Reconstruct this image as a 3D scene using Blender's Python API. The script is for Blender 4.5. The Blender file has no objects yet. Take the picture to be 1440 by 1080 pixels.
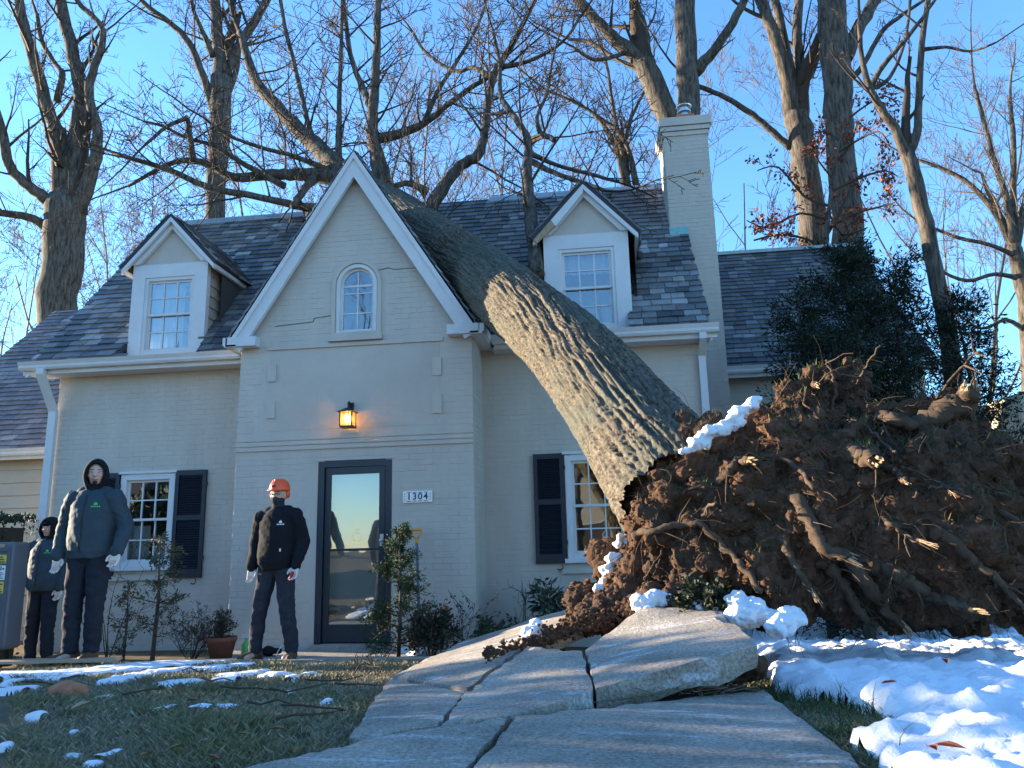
import bpy, bmesh, math, random
import numpy as np
from mathutils import Vector, Matrix, noise
from mathutils.geometry import tessellate_polygon

scene = bpy.context.scene
COL = scene.collection
# ------------------------------------------------------------------ camera
CAMZ = 1.3
PITCH, YAW, ROLL, FPX = math.radians(11.9), math.radians(6.74), math.radians(1.46), 1081.0
def cam_axes():
    f = np.array([-math.sin(YAW)*math.cos(PITCH), math.cos(YAW)*math.cos(PITCH), math.sin(PITCH)])
    r = np.array([math.cos(YAW), math.sin(YAW), 0.0]); u = np.cross(r, f)
    return (r*math.cos(ROLL)-u*math.sin(ROLL), u*math.cos(ROLL)+r*math.sin(ROLL), f)
RT, UP, FW = cam_axes()
cam_data = bpy.data.cameras.new('camera'); cam = bpy.data.objects.new('camera', cam_data); COL.objects.link(cam)
cam_data.sensor_width = 36; cam_data.lens = 36*FPX/1440; cam_data.clip_end = 3000; cam_data.clip_start = 0.05
M = Matrix.Identity(4)
for i in range(3):
    M[i][0], M[i][1], M[i][2] = RT[i], UP[i], -FW[i]
M[2][3] = CAMZ
cam.matrix_world = M
scene.camera = cam
scene.render.resolution_x, scene.render.resolution_y = 1024, 768
# ------------------------------------------------------------------ light
SUN_EL = math.radians(9.0)
SUN_AZ = math.atan2(0.21, -1.0)          # direction towards the sun in the ground plane: left, a little behind the facade
sd = Vector((math.cos(SUN_AZ)*math.cos(SUN_EL), math.sin(SUN_AZ)*math.cos(SUN_EL), math.sin(SUN_EL)))
world = bpy.data.worlds.new('World'); scene.world = world; world.use_nodes = True
wn = world.node_tree.nodes; wl = world.node_tree.links
sky = wn.new('ShaderNodeTexSky'); sky.sky_type = 'NISHITA'; sky.sun_disc = False
sky.sun_elevation = SUN_EL; sky.sun_rotation = math.atan2(sd.x, sd.y)
sky.air_density = 1.0; sky.dust_density = 0.0; sky.ozone_density = 4.5; sky.altitude = 100
wn['Background'].inputs[1].default_value = 0.15
wl.new(sky.outputs[0], wn['Background'].inputs[0])
sl = bpy.data.lights.new('sun', 'SUN'); sl.energy = 4.4; sl.angle = math.radians(0.5); sl.color = (1.0, 0.84, 0.62)
sun = bpy.data.objects.new('sun', sl); COL.objects.link(sun)
sun.rotation_euler = sd.to_track_quat('Z', 'Y').to_euler(); sun.location = sd*60
scene.view_settings.view_transform = 'Standard'; scene.view_settings.look = 'None'
scene.view_settings.exposure = 2.25; scene.view_settings.gamma = 1.0
scene.view_settings.use_curve_mapping = False

# ------------------------------------------------------------------ helpers
rng = random.Random(7)
def ray(x, y): return FW + RT*(x-720)/FPX - UP*(y-540)/FPX
def at(x, y, Y):                           # a photograph pixel's point on the plane at distance Y
    d = ray(x, y)*Y/ray(x, y)[1]; return Vector((d[0], d[1], d[2]+CAMZ))
GY = [-30, 0, 3, 5, 7, 8.5, 9.6, 12, 40]; GZ = [.9, .70, .63, .50, .32, .12, .03, 0, 0]
def ground_z(x, y):
    return float(np.interp(y, GY, GZ))
def on_ground(px, py, up=0.0):             # where the view ray through a pixel meets the terrain (raised by up)
    d = ray(px, py); lo, hi = .5, 60.
    for _ in range(50):
        t = (lo+hi)/2; p = d*t
        if p[2]+CAMZ > ground_z(p[0], p[1])+up: lo = t
        else: hi = t
    p = d*lo; return Vector((p[0], p[1], p[2]+CAMZ))
def proj(p):
    q = np.array([p[0], p[1], p[2]-CAMZ]); z = q@FW
    return 720+FPX*(q@RT)/z, 540-FPX*(q@UP)/z, z
def fbm(p, o=4, s=1.0): return noise.fractal(Vector(p)*s, 1.0, 2.0, o)

class MB:
    def __init__(s): s.v = []; s.f = []; s.c = []; s.uv = None
    def add(s, vs, fs, col=None):
        n = len(s.v); s.v += [tuple(v) for v in vs]; s.f += [tuple(i+n for i in f) for f in fs]; s.c += [col]*len(fs); return s
    def box(s, x0, x1, y0, y1, z0, z1, col=None):
        return s.add([(x0,y0,z0),(x1,y0,z0),(x1,y1,z0),(x0,y1,z0),(x0,y0,z1),(x1,y0,z1),(x1,y1,z1),(x0,y1,z1)],
                     [(3,2,1,0),(4,5,6,7),(0,1,5,4),(1,2,6,5),(2,3,7,6),(3,0,4,7)], col)
    def obox(s, o, a, b, c, col=None):     # box from corner o with edge vectors a, b, c
        o, a, b, c = map(Vector, (o, a, b, c))
        vs = [o, o+a, o+a+b, o+b, o+c, o+a+c, o+a+b+c, o+b+c]
        fs = [(3,2,1,0),(4,5,6,7),(0,1,5,4),(1,2,6,5),(2,3,7,6),(3,0,4,7)]
        if a.cross(b).dot(c) < 0: fs = [f[::-1] for f in fs]
        return s.add(vs, fs, col)
    def prism(s, poly, d, col=None):       # closed polygon (3D points) extruded by vector d
        n = len(poly); P = [Vector(p) for p in poly]; d = Vector(d); Q = [p+d for p in P]
        nrm = Vector((0,0,0))
        for i in range(n): nrm += P[i].cross(P[(i+1) % n])
        fs = [tuple(range(n))[::-1], tuple(range(n, 2*n))]+[(i, (i+1) % n, n+(i+1) % n, n+i) for i in range(n)]
        if nrm.dot(d) < 0: fs = [f[::-1] for f in fs]
        return s.add(P+Q, fs, col)
    def wall(s, outer, holes, mapf, depth, col=None):  # 2D outline with openings; reveals go 'depth' along mapf's third axis
        tris = tessellate_polygon([[Vector((u, v, 0)) for u, v in outer]]+[[Vector((u, v, 0)) for u, v in h] for h in holes])
        flat = [p for q in [outer]+holes for p in q]
        s.add([mapf(u, v, 0) for u, v in flat], [tuple(t) for t in tris], col)
        for q in [outer]+holes:
            n = len(q); s.add([mapf(u, v, 0) for u, v in q]+[mapf(u, v, depth) for u, v in q], [(i, (i+1) % n, n+(i+1) % n, n+i) for i in range(n)], col)
        return s
    def tube(s, pts, rad, k=8, col=None, caps=True):
        pts = [Vector(p) for p in pts]; n = len(pts)
        if not hasattr(rad, '__len__'): rad = [rad]*n
        ref = (pts[-1]-pts[0]); ref = Vector((0,0,1)) if abs(ref.normalized().z) < .8 else Vector((1,0,0))
        vs = []
        for i, p in enumerate(pts):
            t = (pts[min(i+1, n-1)]-pts[max(i-1, 0)]).normalized(); a = t.cross(ref).normalized(); b = t.cross(a)
            for j in range(k):
                w = 2*math.pi*j/k; vs.append(p+(a*math.cos(w)+b*math.sin(w))*rad[i])
        fs = [(i*k+j, i*k+(j+1) % k, (i+1)*k+(j+1) % k, (i+1)*k+j) for i in range(n-1) for j in range(k)]
        if caps: fs += [tuple(range(k))[::-1], tuple(range((n-1)*k, n*k))]
        return s.add(vs, fs, col)
    def lathe(s, c, prof, k=16, col=None):
        vs = [(c[0]+r*math.cos(2*math.pi*j/k), c[1]+r*math.sin(2*math.pi*j/k), c[2]+z) for r, z in prof for j in range(k)]
        n = len(prof)
        return s.add(vs, [(i*k+j, i*k+(j+1) % k, (i+1)*k+(j+1) % k, (i+1)*k+j) for i in range(n-1) for j in range(k)]+[tuple(range(k))[::-1], tuple(range((n-1)*k, n*k))], col)
    def ball(s, c, r, k=10, m=6, rot=None, col=None):   # ellipsoid
        if not hasattr(r, '__len__'): r = (r, r, r)
        c = Vector(c); vs = [Vector((0, 0, -r[2]))]
        for i in range(1, m):
            a = -math.pi/2+math.pi*i/m
            vs += [Vector((r[0]*math.cos(a)*math.cos(2*math.pi*j/k), r[1]*math.cos(a)*math.sin(2*math.pi*j/k), r[2]*math.sin(a))) for j in range(k)]
        vs.append(Vector((0, 0, r[2]))); L = len(vs)-1
        if rot is not None: vs = [rot @ v for v in vs]
        fs = [(0, 1+(j+1) % k, 1+j) for j in range(k)]+[(L, L-k+j, L-k+(j+1) % k) for j in range(k)]
        for i in range(m-2):
            fs += [(1+i*k+j, 1+i*k+(j+1) % k, 1+(i+1)*k+(j+1) % k, 1+(i+1)*k+j) for j in range(k)]
        return s.add([c+v for v in vs], fs, col)
    def limb(s, a, b, ra, rb, k=12):       # tapered capsule
        a, b = Vector(a), Vector(b); s.tube([a, b], [ra, rb], k); s.ball(a, ra, k, 8); s.ball(b, rb, k, 8); return s
    def mesh(s, name, smooth=False):
        me = bpy.data.meshes.new(name); me.from_pydata(s.v, [], s.f)
        if any(c is not None for c in s.c):
            at_ = me.attributes.new('Col', 'FLOAT_COLOR', 'CORNER')
            tot = [len(f) for f in s.f]
            a = np.repeat(np.array([(c or (1,1,1))+(1,) for c in s.c], np.float32), tot, axis=0)
            at_.data.foreach_set('color', a.ravel())
        if smooth: me.polygons.foreach_set('use_smooth', [True]*len(me.polygons))
        me.update(); return me
    def build(s, name, mat, parent=None, smooth=False, **kw):
        return link(name, s.mesh(name, smooth), mat, parent, **kw)

def link(name, me, mat, parent=None, label=None, cat=None, group=None, kind=None):
    o = bpy.data.objects.new(name, me); COL.objects.link(o)
    if mat is not None and me is not None:
        me.materials.clear(); me.materials.append(mat)
    if parent is not None:
        o.parent = parent; o.matrix_parent_inverse = ROOT[parent.name].copy(); ROOT[o.name] = Matrix.Identity(4)
    else:
        if me is not None and len(me.vertices):
            co = np.empty(len(me.vertices)*3, np.float32); me.vertices.foreach_get('co', co); co = co.reshape(-1, 3)
            c = Vector(((co[:,0].min()+co[:,0].max())/2, (co[:,1].min()+co[:,1].max())/2, co[:,2].min()))
            me.transform(Matrix.Translation(-c)); o.location = c
        ROOT[o.name] = Matrix.Translation(-o.location)
    for k, v in (('label', label), ('category', cat), ('group', group), ('kind', kind)):
        if v: o[k] = v
    return o
ROOT = {}
def empty(name, loc, label=None, cat=None, group=None, kind=None):
    o = bpy.data.objects.new(name, None); COL.objects.link(o); o.location = loc; o.empty_display_size = .2
    ROOT[o.name] = Matrix.Translation(-Vector(loc))
    for k, v in (('label', label), ('category', cat), ('group', group), ('kind', kind)):
        if v: o[k] = v
    return o
def np_mesh(name, v, f, col=None, smooth=False, uv=None):   # v (n,3), f (m,k) numpy arrays; col per vertex (n,3)
    me = bpy.data.meshes.new(name); v = np.asarray(v, np.float32); f = np.asarray(f, np.int32); m, k = f.shape
    me.vertices.add(len(v)); me.vertices.foreach_set('co', v.ravel())
    me.loops.add(m*k); me.loops.foreach_set('vertex_index', f.ravel())
    me.polygons.add(m); me.polygons.foreach_set('loop_start', np.arange(m, dtype=np.int32)*k)
    me.polygons.foreach_set('loop_total', np.full(m, k, np.int32))
    if smooth: me.polygons.foreach_set('use_smooth', np.ones(m, bool))
    if col is not None:
        a = me.attributes.new('Col', 'FLOAT_COLOR', 'POINT')
        a.data.foreach_set('color', np.concatenate([col, np.ones((len(v), 1))], 1).astype(np.float32).ravel())
    if uv is not None:
        l = me.uv_layers.new(name='UVMap'); l.data.foreach_set('uv', np.asarray(uv, np.float32)[f.ravel()].ravel())
    me.update(calc_edges=True); me.validate(); return me
def baked(mb_or_me, name, voxel, smooth=2, disp=None):  # one continuous skin over overlapping volumes
    me = mb_or_me.mesh(name) if isinstance(mb_or_me, MB) else mb_or_me
    o = bpy.data.objects.new(name+'_tmp', me); COL.objects.link(o)
    r = o.modifiers.new('r', 'REMESH'); r.mode = 'VOXEL'; r.voxel_size = voxel
    if smooth:
        q = o.modifiers.new('s', 'SMOOTH'); q.factor = .5; q.iterations = smooth
    dg = bpy.context.evaluated_depsgraph_get()
    out = bpy.data.meshes.new_from_object(o.evaluated_get(dg)); bpy.data.objects.remove(o)
    if disp is not None:
        n = len(out.vertices); co = np.empty(n*3, np.float32); no = np.empty(n*3, np.float32)
        out.vertices.foreach_get('co', co); out.vertices.foreach_get('normal', no)
        co = co.reshape(-1, 3); no = no.reshape(-1, 3)
        co += no*np.array([disp(Vector(c)) for c in co.tolist()], np.float32)[:, None]
        out.vertices.foreach_set('co', co.ravel())
    out.polygons.foreach_set('use_smooth', [True]*len(out.polygons)); out.update(); return out

# ------------------------------------------------------------------ materials
def mat(name, col, rough=.7, spec=.4, var=.0, vscale=4., bump=0., bscale=30., attr=False, metal=0., detail=6, stretch=None, sss=0., trans=0.):
    m = bpy.data.materials.new(name); m.use_nodes = True; nt = m.node_tree; N = nt.nodes; L = nt.links
    b = N['Principled BSDF']; b.inputs['Roughness'].default_value = rough; b.inputs['Specular IOR Level'].default_value = spec
    b.inputs['Metallic'].default_value = metal
    tc = N.new('ShaderNodeTexCoord'); src = tc.outputs['Object']
    if stretch:
        mp = N.new('ShaderNodeMapping'); mp.inputs['Scale'].default_value = stretch; L.new(src, mp.inputs[0]); src = mp.outputs[0]
    if attr:
        a = N.new('ShaderNodeAttribute'); a.attribute_name = 'Col'; cs = a.outputs['Color']
    else:
        rgb = N.new('ShaderNodeRGB'); rgb.outputs[0].default_value = (*col, 1); cs = rgb.outputs[0]
    if var:
        n1 = N.new('ShaderNodeTexNoise'); n1.inputs['Scale'].default_value = vscale; n1.inputs['Detail'].default_value = detail; n1.inputs['Roughness'].default_value = .65
        L.new(src, n1.inputs['Vector'])
        mr = N.new('ShaderNodeMapRange'); mr.inputs[1].default_value = .3; mr.inputs[2].default_value = .7; mr.inputs[3].default_value = 1-var; mr.inputs[4].default_value = 1+var
        L.new(n1.outputs[0], mr.inputs[0])
        mx = N.new('ShaderNodeMix'); mx.data_type = 'RGBA'; mx.blend_type = 'MULTIPLY'; mx.inputs[0].default_value = 1
        L.new(cs, mx.inputs[6]); L.new(mr.outputs[0], mx.inputs[7]); cs = mx.outputs[2]
    L.new(cs, b.inputs['Base Color'])
    if bump:
        n2 = N.new('ShaderNodeTexNoise'); n2.inputs['Scale'].default_value = bscale; n2.inputs['Detail'].default_value = 8; n2.inputs['Roughness'].default_value = .7
        L.new(src, n2.inputs['Vector'])
        bp = N.new('ShaderNodeBump'); bp.inputs['Strength'].default_value = 1; bp.inputs['Distance'].default_value = bump
        L.new(n2.outputs[0], bp.inputs['Height']); L.new(bp.outputs[0], b.inputs['Normal'])
    if sss:
        b.inputs['Subsurface Weight'].default_value = sss; b.inputs['Subsurface Radius'].default_value = (.03, .05, .07)
    return m
def glass_mat():
    m = bpy.data.materials.new('window_glass'); m.use_nodes = True; nt = m.node_tree; N = nt.nodes; L = nt.links
    N.remove(N['Principled BSDF'])
    t = N.new('ShaderNodeBsdfTransparent'); t.inputs[0].default_value = (.92, .94, .93, 1)
    g = N.new('ShaderNodeBsdfGlossy'); g.inputs['Roughness'].default_value = .015
    tc = N.new('ShaderNodeTexCoord'); nz = N.new('ShaderNodeTexNoise'); nz.inputs['Scale'].default_value = 2.2
    L.new(tc.outputs['Object'], nz.inputs['Vector'])
    bp = N.new('ShaderNodeBump'); bp.inputs['Distance'].default_value = .002; L.new(nz.outputs[0], bp.inputs['Height']); L.new(bp.outputs[0], g.inputs['Normal'])
    fr = N.new('ShaderNodeFresnel'); fr.inputs[0].default_value = 1.55
    ml = N.new('ShaderNodeMath'); ml.operation = 'MULTIPLY_ADD'; ml.inputs[1].default_value = 2.2; ml.inputs[2].default_value = .10; ml.use_clamp = True
    L.new(fr.outputs[0], ml.inputs[0])
    mx = N.new('ShaderNodeMixShader'); L.new(ml.outputs[0], mx.inputs[0]); L.new(t.outputs[0], mx.inputs[1]); L.new(g.outputs[0], mx.inputs[2])
    L.new(mx.outputs[0], N['Material Output'].inputs[0]); return m
def emit_mat(name, col, s):
    m = bpy.data.materials.new(name); m.use_nodes = True; b = m.node_tree.nodes['Principled BSDF']
    b.inputs['Base Color'].default_value = (*col, 1); b.inputs['Emission Color'].default_value = (*col, 1); b.inputs['Emission Strength'].default_value = s; return m
def bark_mat(name, dark, light, sc=(9, 9, 1.6), moss=None, bump=.03):
    m = bpy.data.materials.new(name); m.use_nodes = True; nt = m.node_tree; N = nt.nodes; L = nt.links
    b = N['Principled BSDF']; b.inputs['Roughness'].default_value = .9; b.inputs['Specular IOR Level'].default_value = .15
    tc = N.new('ShaderNodeTexCoord'); mp = N.new('ShaderNodeMapping'); mp.inputs['Scale'].default_value = sc; L.new(tc.outputs['Object'], mp.inputs[0])
    n = N.new('ShaderNodeTexNoise'); n.inputs['Scale'].default_value = 1.6; n.inputs['Detail'].default_value = 9; n.inputs['Roughness'].default_value = .7; L.new(mp.outputs[0], n.inputs['Vector'])
    r = N.new('ShaderNodeValToRGB'); r.color_ramp.elements[0].position = .36; r.color_ramp.elements[1].position = .64
    r.color_ramp.elements[0].color = (*dark, 1); r.color_ramp.elements[1].color = (*light, 1); L.new(n.outputs[0], r.inputs[0]); cs = r.outputs[0]
    if moss:
        n3 = N.new('ShaderNodeTexNoise'); n3.inputs['Scale'].default_value = 1.1; n3.inputs['Detail'].default_value = 7; L.new(tc.outputs['Object'], n3.inputs['Vector'])
        mr = N.new('ShaderNodeMapRange'); mr.inputs[1].default_value = .46; mr.inputs[2].default_value = .62; mr.inputs[4].default_value = .75; L.new(n3.outputs[0], mr.inputs[0])
        mx = N.new('ShaderNodeMix'); mx.data_type = 'RGBA'; L.new(mr.outputs[0], mx.inputs[0]); L.new(cs, mx.inputs[6]); mx.inputs[7].default_value = (*moss, 1); cs = mx.outputs[2]
    L.new(cs, b.inputs['Base Color'])
    bp = N.new('ShaderNodeBump'); bp.inputs['Distance'].default_value = bump; L.new(n.outputs[0], bp.inputs['Height']); L.new(bp.outputs[0], b.inputs['Normal'])
    return m
MT = dict(
    brick=mat('painted_brick', (.50,.445,.375), .75, .3, .08, 2.2, .0025, 60, stretch=(1.3, 1.3, .4)),
    stucco=mat('painted_stucco', (.50,.44,.37), .8, .3, .08, 1.8, .004, 26),
    trim=mat('white_trim', (.60,.595,.58), .5, .4, .06, 3, .0012, 30),
    siding=mat('cream_siding', (.42,.365,.28), .6, .4, .05, 3, .001, 40),
    slate=mat('slate', (.1,.1,.12), .55, .45, .22, 9, .004, 30, attr=True),
    roofbase=mat('roof_felt', (.04,.04,.045), .9),
    navy=mat('navy_paint', (.006,.014,.028), .35, .5, .1, 5),
    shutter=mat('shutter_paint', (.008,.012,.022), .45, .5, .1, 5),
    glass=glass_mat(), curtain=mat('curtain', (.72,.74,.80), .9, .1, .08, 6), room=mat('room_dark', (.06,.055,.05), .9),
    innerdoor=mat('inner_door', (.62,.63,.62), .5, .4, .04, 3), copper=mat('green_copper', (.22,.40,.36), .6, .4, .3, 10),
    lead=mat('lead_flashing', (.30,.34,.36), .55, .5, .2, 9), black=mat('black_metal', (.012,.011,.010), .45, .5), steel=mat('steel', (.55,.55,.55), .35, .5, .1, 8, metal=1.),
    clay=mat('clay', (.42,.17,.09), .8, .2, .2, 14, .002, 40), pot=mat('terracotta', (.20,.075,.045), .8, .2, .2, 10, .002, 40),
    concrete=None, soil=None, grass=mat('grass', (1,1,1), .75, .2, attr=True), leafm=mat('leaf', (1,1,1), .65, .3, attr=True),
    snow=mat('snow', (.80,.81,.83), .65, .2, .05, 6, .010, 55, sss=.15),
    bark=bark_mat('bark_grey', (.028,.023,.019), (.16,.132,.105), moss=None), bark2=bark_mat('bark_brown', (.028,.024,.020), (.16,.135,.11), bump=.04),
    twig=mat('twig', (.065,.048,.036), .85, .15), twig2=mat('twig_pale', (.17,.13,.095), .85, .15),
    rootwood=mat('root_wood', (.085,.056,.036), .85, .2, .35, 12, .006, 40), rawwood=mat('raw_wood', (.36,.25,.15), .8, .2, .25, 10, .006, 30, stretch=(4,4,1)),
    skin=mat('skin', (.58,.35,.25), .55, .35, .06, 30), hair=mat('dark_hair', (.012,.009,.008), .6),
    jacket=mat('dark_teal_jacket', (.034,.054,.066), .75, .25, .12, 9, .004, 18), hoodie=mat('black_hoodie', (.012,.013,.016), .9, .15, .12, 9, .004, 18),
    jeans=mat('dark_trousers', (.030,.033,.044), .9, .15, .2, 12, .004, 16), slacks=mat('navy_work_trousers', (.020,.024,.034), .9, .15, .15, 12, .004, 16),
    boot=mat('brown_boot', (.10,.055,.030), .7, .3, .25, 14, .003, 40), glove=mat('glove', (.62,.58,.52), .9, .1, .12, 20, .002, 60), redglove=mat('red_palm', (.35,.03,.03), .7, .3),
    orange=mat('orange_helmet', (.85,.10,.022), .35, .5), mask=mat('grey_mask', (.035,.04,.048), .9, .1), green=mat('green_emblem', (.10,.50,.12), .7), white=mat('white_print', (.75,.76,.74), .7),
    wood=mat('pale_board', (.42,.30,.20), .75, .2, .25, 8, .003, 30, stretch=(1,14,14)), plastic=mat('grey_plastic', (.085,.095,.115), .45, .45, .06, 4),
    yellow=mat('yellow_label', (.62,.48,.08), .5), amber=mat('amber_plastic', (.72,.30,.04), .45), bluegrey=mat('blue_grey_shaft', (.10,.13,.20), .4), digit=mat('navy_digit', (.02,.03,.10), .3),
    tile=mat('white_tile', (.78,.77,.72), .2, .5), lampglass=emit_mat('lit_amber_glass', (1.0,.50,.12), 5.0), eyew=mat('eye_white', (.6,.58,.55), .3), lip=mat('lip', (.30,.13,.10), .5),
    needle=mat('needles', (1,1,1), .7, .2, attr=True), greenp=mat('green_plastic', (.15,.50,.12), .4), deadleaf=mat('dead_leaf', (1,1,1), .7, .2, attr=True),
)
def concrete_mat():
    m = mat('worn_concrete', (.33,.285,.23), .9, .2, .34, 2.2, .010, 60); nt = m.node_tree; N = nt.nodes; L = nt.links
    b = N['Principled BSDF']; old = b.inputs['Base Color'].links[0].from_socket
    tc = N.new('ShaderNodeTexCoord'); mp = N.new('ShaderNodeMapping'); mp.inputs['Scale'].default_value = (1.2, 5.0, 3); mp.inputs['Rotation'].default_value = (0,0,.35); L.new(tc.outputs['Object'], mp.inputs[0])
    n = N.new('ShaderNodeTexNoise'); n.inputs['Scale'].default_value = 1.7; n.inputs['Detail'].default_value = 8; n.inputs['Roughness'].default_value = .68; L.new(mp.outputs[0], n.inputs['Vector'])
    mr = N.new('ShaderNodeMapRange'); mr.inputs[1].default_value = .56; mr.inputs[2].default_value = .66; mr.inputs[4].default_value = .8; L.new(n.outputs[0], mr.inputs[0])
    mx = N.new('ShaderNodeMix'); mx.data_type = 'RGBA'; L.new(mr.outputs[0], mx.inputs[0]); L.new(old, mx.inputs[6]); mx.inputs[7].default_value = (.55,.55,.56,1)
    v = N.new('ShaderNodeTexNoise'); v.inputs['Scale'].default_value = 70; v.inputs['Detail'].default_value = 6; v.inputs['Roughness'].default_value = .8; L.new(tc.outputs['Object'], v.inputs['Vector'])
    m2 = N.new('ShaderNodeMapRange'); m2.inputs[1].default_value = .36; m2.inputs[2].default_value = .64; m2.inputs[3].default_value = .5; m2.inputs[4].default_value = 1.5; L.new(v.outputs[0], m2.inputs[0])
    my = N.new('ShaderNodeMix'); my.data_type = 'RGBA'; my.blend_type = 'MULTIPLY'; my.inputs[0].default_value = 1; L.new(mx.outputs[2], my.inputs[6]); L.new(m2.outputs[0], my.inputs[7])
    L.new(my.outputs[2], b.inputs['Base Color']); return m
MT['concrete'] = concrete_mat()
def soil_mat():
    m = bpy.data.materials.new('clay_soil'); m.use_nodes = True; nt = m.node_tree; N = nt.nodes; L = nt.links
    b = N['Principled BSDF']; b.inputs['Roughness'].default_value = .95; b.inputs['Specular IOR Level'].default_value = .1
    tc = N.new('ShaderNodeTexCoord')
    n = N.new('ShaderNodeTexNoise'); n.inputs['Scale'].default_value = 1.5; n.inputs['Detail'].default_value = 8; n.inputs['Roughness'].default_value = .7; L.new(tc.outputs['Object'], n.inputs['Vector'])
    r = N.new('ShaderNodeValToRGB'); e = r.color_ramp.elements; e[0].position = .34; e[1].position = .68; e[0].color = (.060,.043,.031,1); e[1].color = (.175,.076,.042,1)
    k = r.color_ramp.elements.new(.5); k.color = (.122,.070,.044,1); L.new(n.outputs[0], r.inputs[0]); 
    n2 = N.new('ShaderNodeTexNoise'); n2.inputs['Scale'].default_value = 22; n2.inputs['Detail'].default_value = 9; n2.inputs['Roughness'].default_value = .75; L.new(tc.outputs['Object'], n2.inputs['Vector'])
    mr = N.new('ShaderNodeMapRange'); mr.inputs[1].default_value = .3; mr.inputs[2].default_value = .7; mr.inputs[3].default_value = .55; mr.inputs[4].default_value = 1.5; L.new(n2.outputs[0], mr.inputs[0])
    mx = N.new('ShaderNodeMix'); mx.data_type = 'RGBA'; mx.blend_type = 'MULTIPLY'; mx.inputs[0].default_value = 1; L.new(r.outputs[0], mx.inputs[6]); L.new(mr.outputs[0], mx.inputs[7]); L.new(mx.outputs[2], b.inputs['Base Color'])
    bp = N.new('ShaderNodeBump'); bp.inputs['Distance'].default_value = .03; L.new(n2.outputs[0], bp.inputs['Height']); L.new(bp.outputs[0], b.inputs['Normal']); return m
MT['soil'] = soil_mat()
# ------------------------------------------------------------------ ground
def build_ground():
    xs = np.unique(np.concatenate([np.linspace(-600, -20, 12), np.linspace(-20, 12, 129), np.linspace(12, 600, 12)]))
    ys = np.unique(np.concatenate([np.linspace(-300, -4, 8), np.linspace(-4, 14, 91), np.linspace(14, 900, 14)]))
    v = []; c = []
    for y in ys:
        for x in xs:
            near = abs(x) < 14 and -3 < y < 12
            z = ground_z(x, y)+(noise.noise(Vector((x*.8, y*.8, 0)))*.018+noise.noise(Vector((x*3, y*3, 5)))*.007 if near else 0)-.012
            k = .5+.5*noise.noise(Vector((x*1.3, y*1.3, 3))); v.append((x, y, z)); c.append((.125+.05*k, .11+.02*k, .065+.015*k))
    nx = len(xs); f = [(j*nx+i, j*nx+i+1, (j+1)*nx+i+1, (j+1)*nx+i) for j in range(len(ys)-1) for i in range(nx-1)]
    g = link('ground', np_mesh('ground', np.array(v), np.array(f), np.array(c), True), mat('lawn_soil', (1,1,1), .95, .1, .35, 6, .02, 30, attr=True), kind='structure')
    g.location.z += 0
build_ground()

# ------------------------------------------------------------------ house
XL, XR, YM, EAVE = -8.07, 1.40, 10.40, 4.05          # main block front wall
EX0, EX1, EY = -4.82, -1.65, 9.60                      # entrance bay
PK = (-3.25, 6.72)                                     # outer peak of the entrance gable (X, z)
SL = 1.15; RY, RZ = 13.24, 7.66; REY, REZ = 10.12, 4.07   # main roof slope, ridge, eave
def roof_z(y): return REZ+(y-REY)*(RZ-REZ)/(RY-REY)
def roof_y(z): return REY+(z-REZ)*(RY-REY)/(RZ-REZ)
house = empty('brick_house', (-3.3, 10.4, 0), 'cream painted brick house with steep slate roof, crushed by the fallen tree', 'house')

def bricks(mb, mp, poly_in, u0, u1, v0, v1, seed=1, proud=.0026, cw=.0725, bl=.212):
    r = random.Random(seed); row = 0; v = v0
    while v < v1-.03:
        u = u0-(bl/2 if row % 2 else 0)
        while u < u1:
            a, b = max(u+.005, u0), min(u+bl-.005, u1)
            c0, c1 = v+.006, min(v+cw-.006, v1)
            if b-a > .03 and poly_in(a, c0) and poly_in(b, c0) and poly_in(a, c1) and poly_in(b, c1):
                d = proud+r.uniform(-.0016, .0024); j = lambda: r.uniform(-.0018, .0018)
                P = [mp(a+j(), c0+j(), -d), mp(b+j(), c0+j(), -d), mp(b+j(), c1+j(), -d), mp(a+j(), c1+j(), -d)]
                Q = [mp(a-.004, c0-.004, .004), mp(b+.004, c0-.004, .004), mp(b+.004, c1+.004, .004), mp(a-.004, c1+.004, .004)]
                mb.add(P+Q, [(0,1,2,3),(0,4,5,1),(1,5,6,2),(2,6,7,3),(3,7,4,0)])
            u += bl
        v += cw; row += 1
    return mb
def inrect(holes, m=.012):
    return lambda u, v: not any(h[0]-m < u < h[1]+m and h[2]-m < v < h[3]+m for h in holes)
def rect(h): return [(h[0], h[2]), (h[1], h[2]), (h[1], h[3]), (h[0], h[3])]
mapM = lambda u, v, d: Vector((u, YM+d, v))
mapE = lambda u, v, d: Vector((u, EY+d, v))
W1 = (-6.93, -6.12, 1.15, 2.44); W2 = (-.53, .28, 1.12, 2.48)     # ground-floor windows
DOOR = (-3.68, -2.72, .17, 2.43)
# main front wall
mb = MB().wall([(XL, -.4), (XR, -.4), (XR, EAVE), (XL, EAVE)], [rect(W1), rect(W2)], mapM, .22)
wf = mb.build('front_wall', MT['brick'], house)
b = MB(); bricks(b, mapM, inrect([W1, W2, (EX0, EX1, -1, 9)]), XL, XR, -.2, EAVE-.02, 3); b.build('brick_courses', MT['brick'], wf, kind='stuff')
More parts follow.
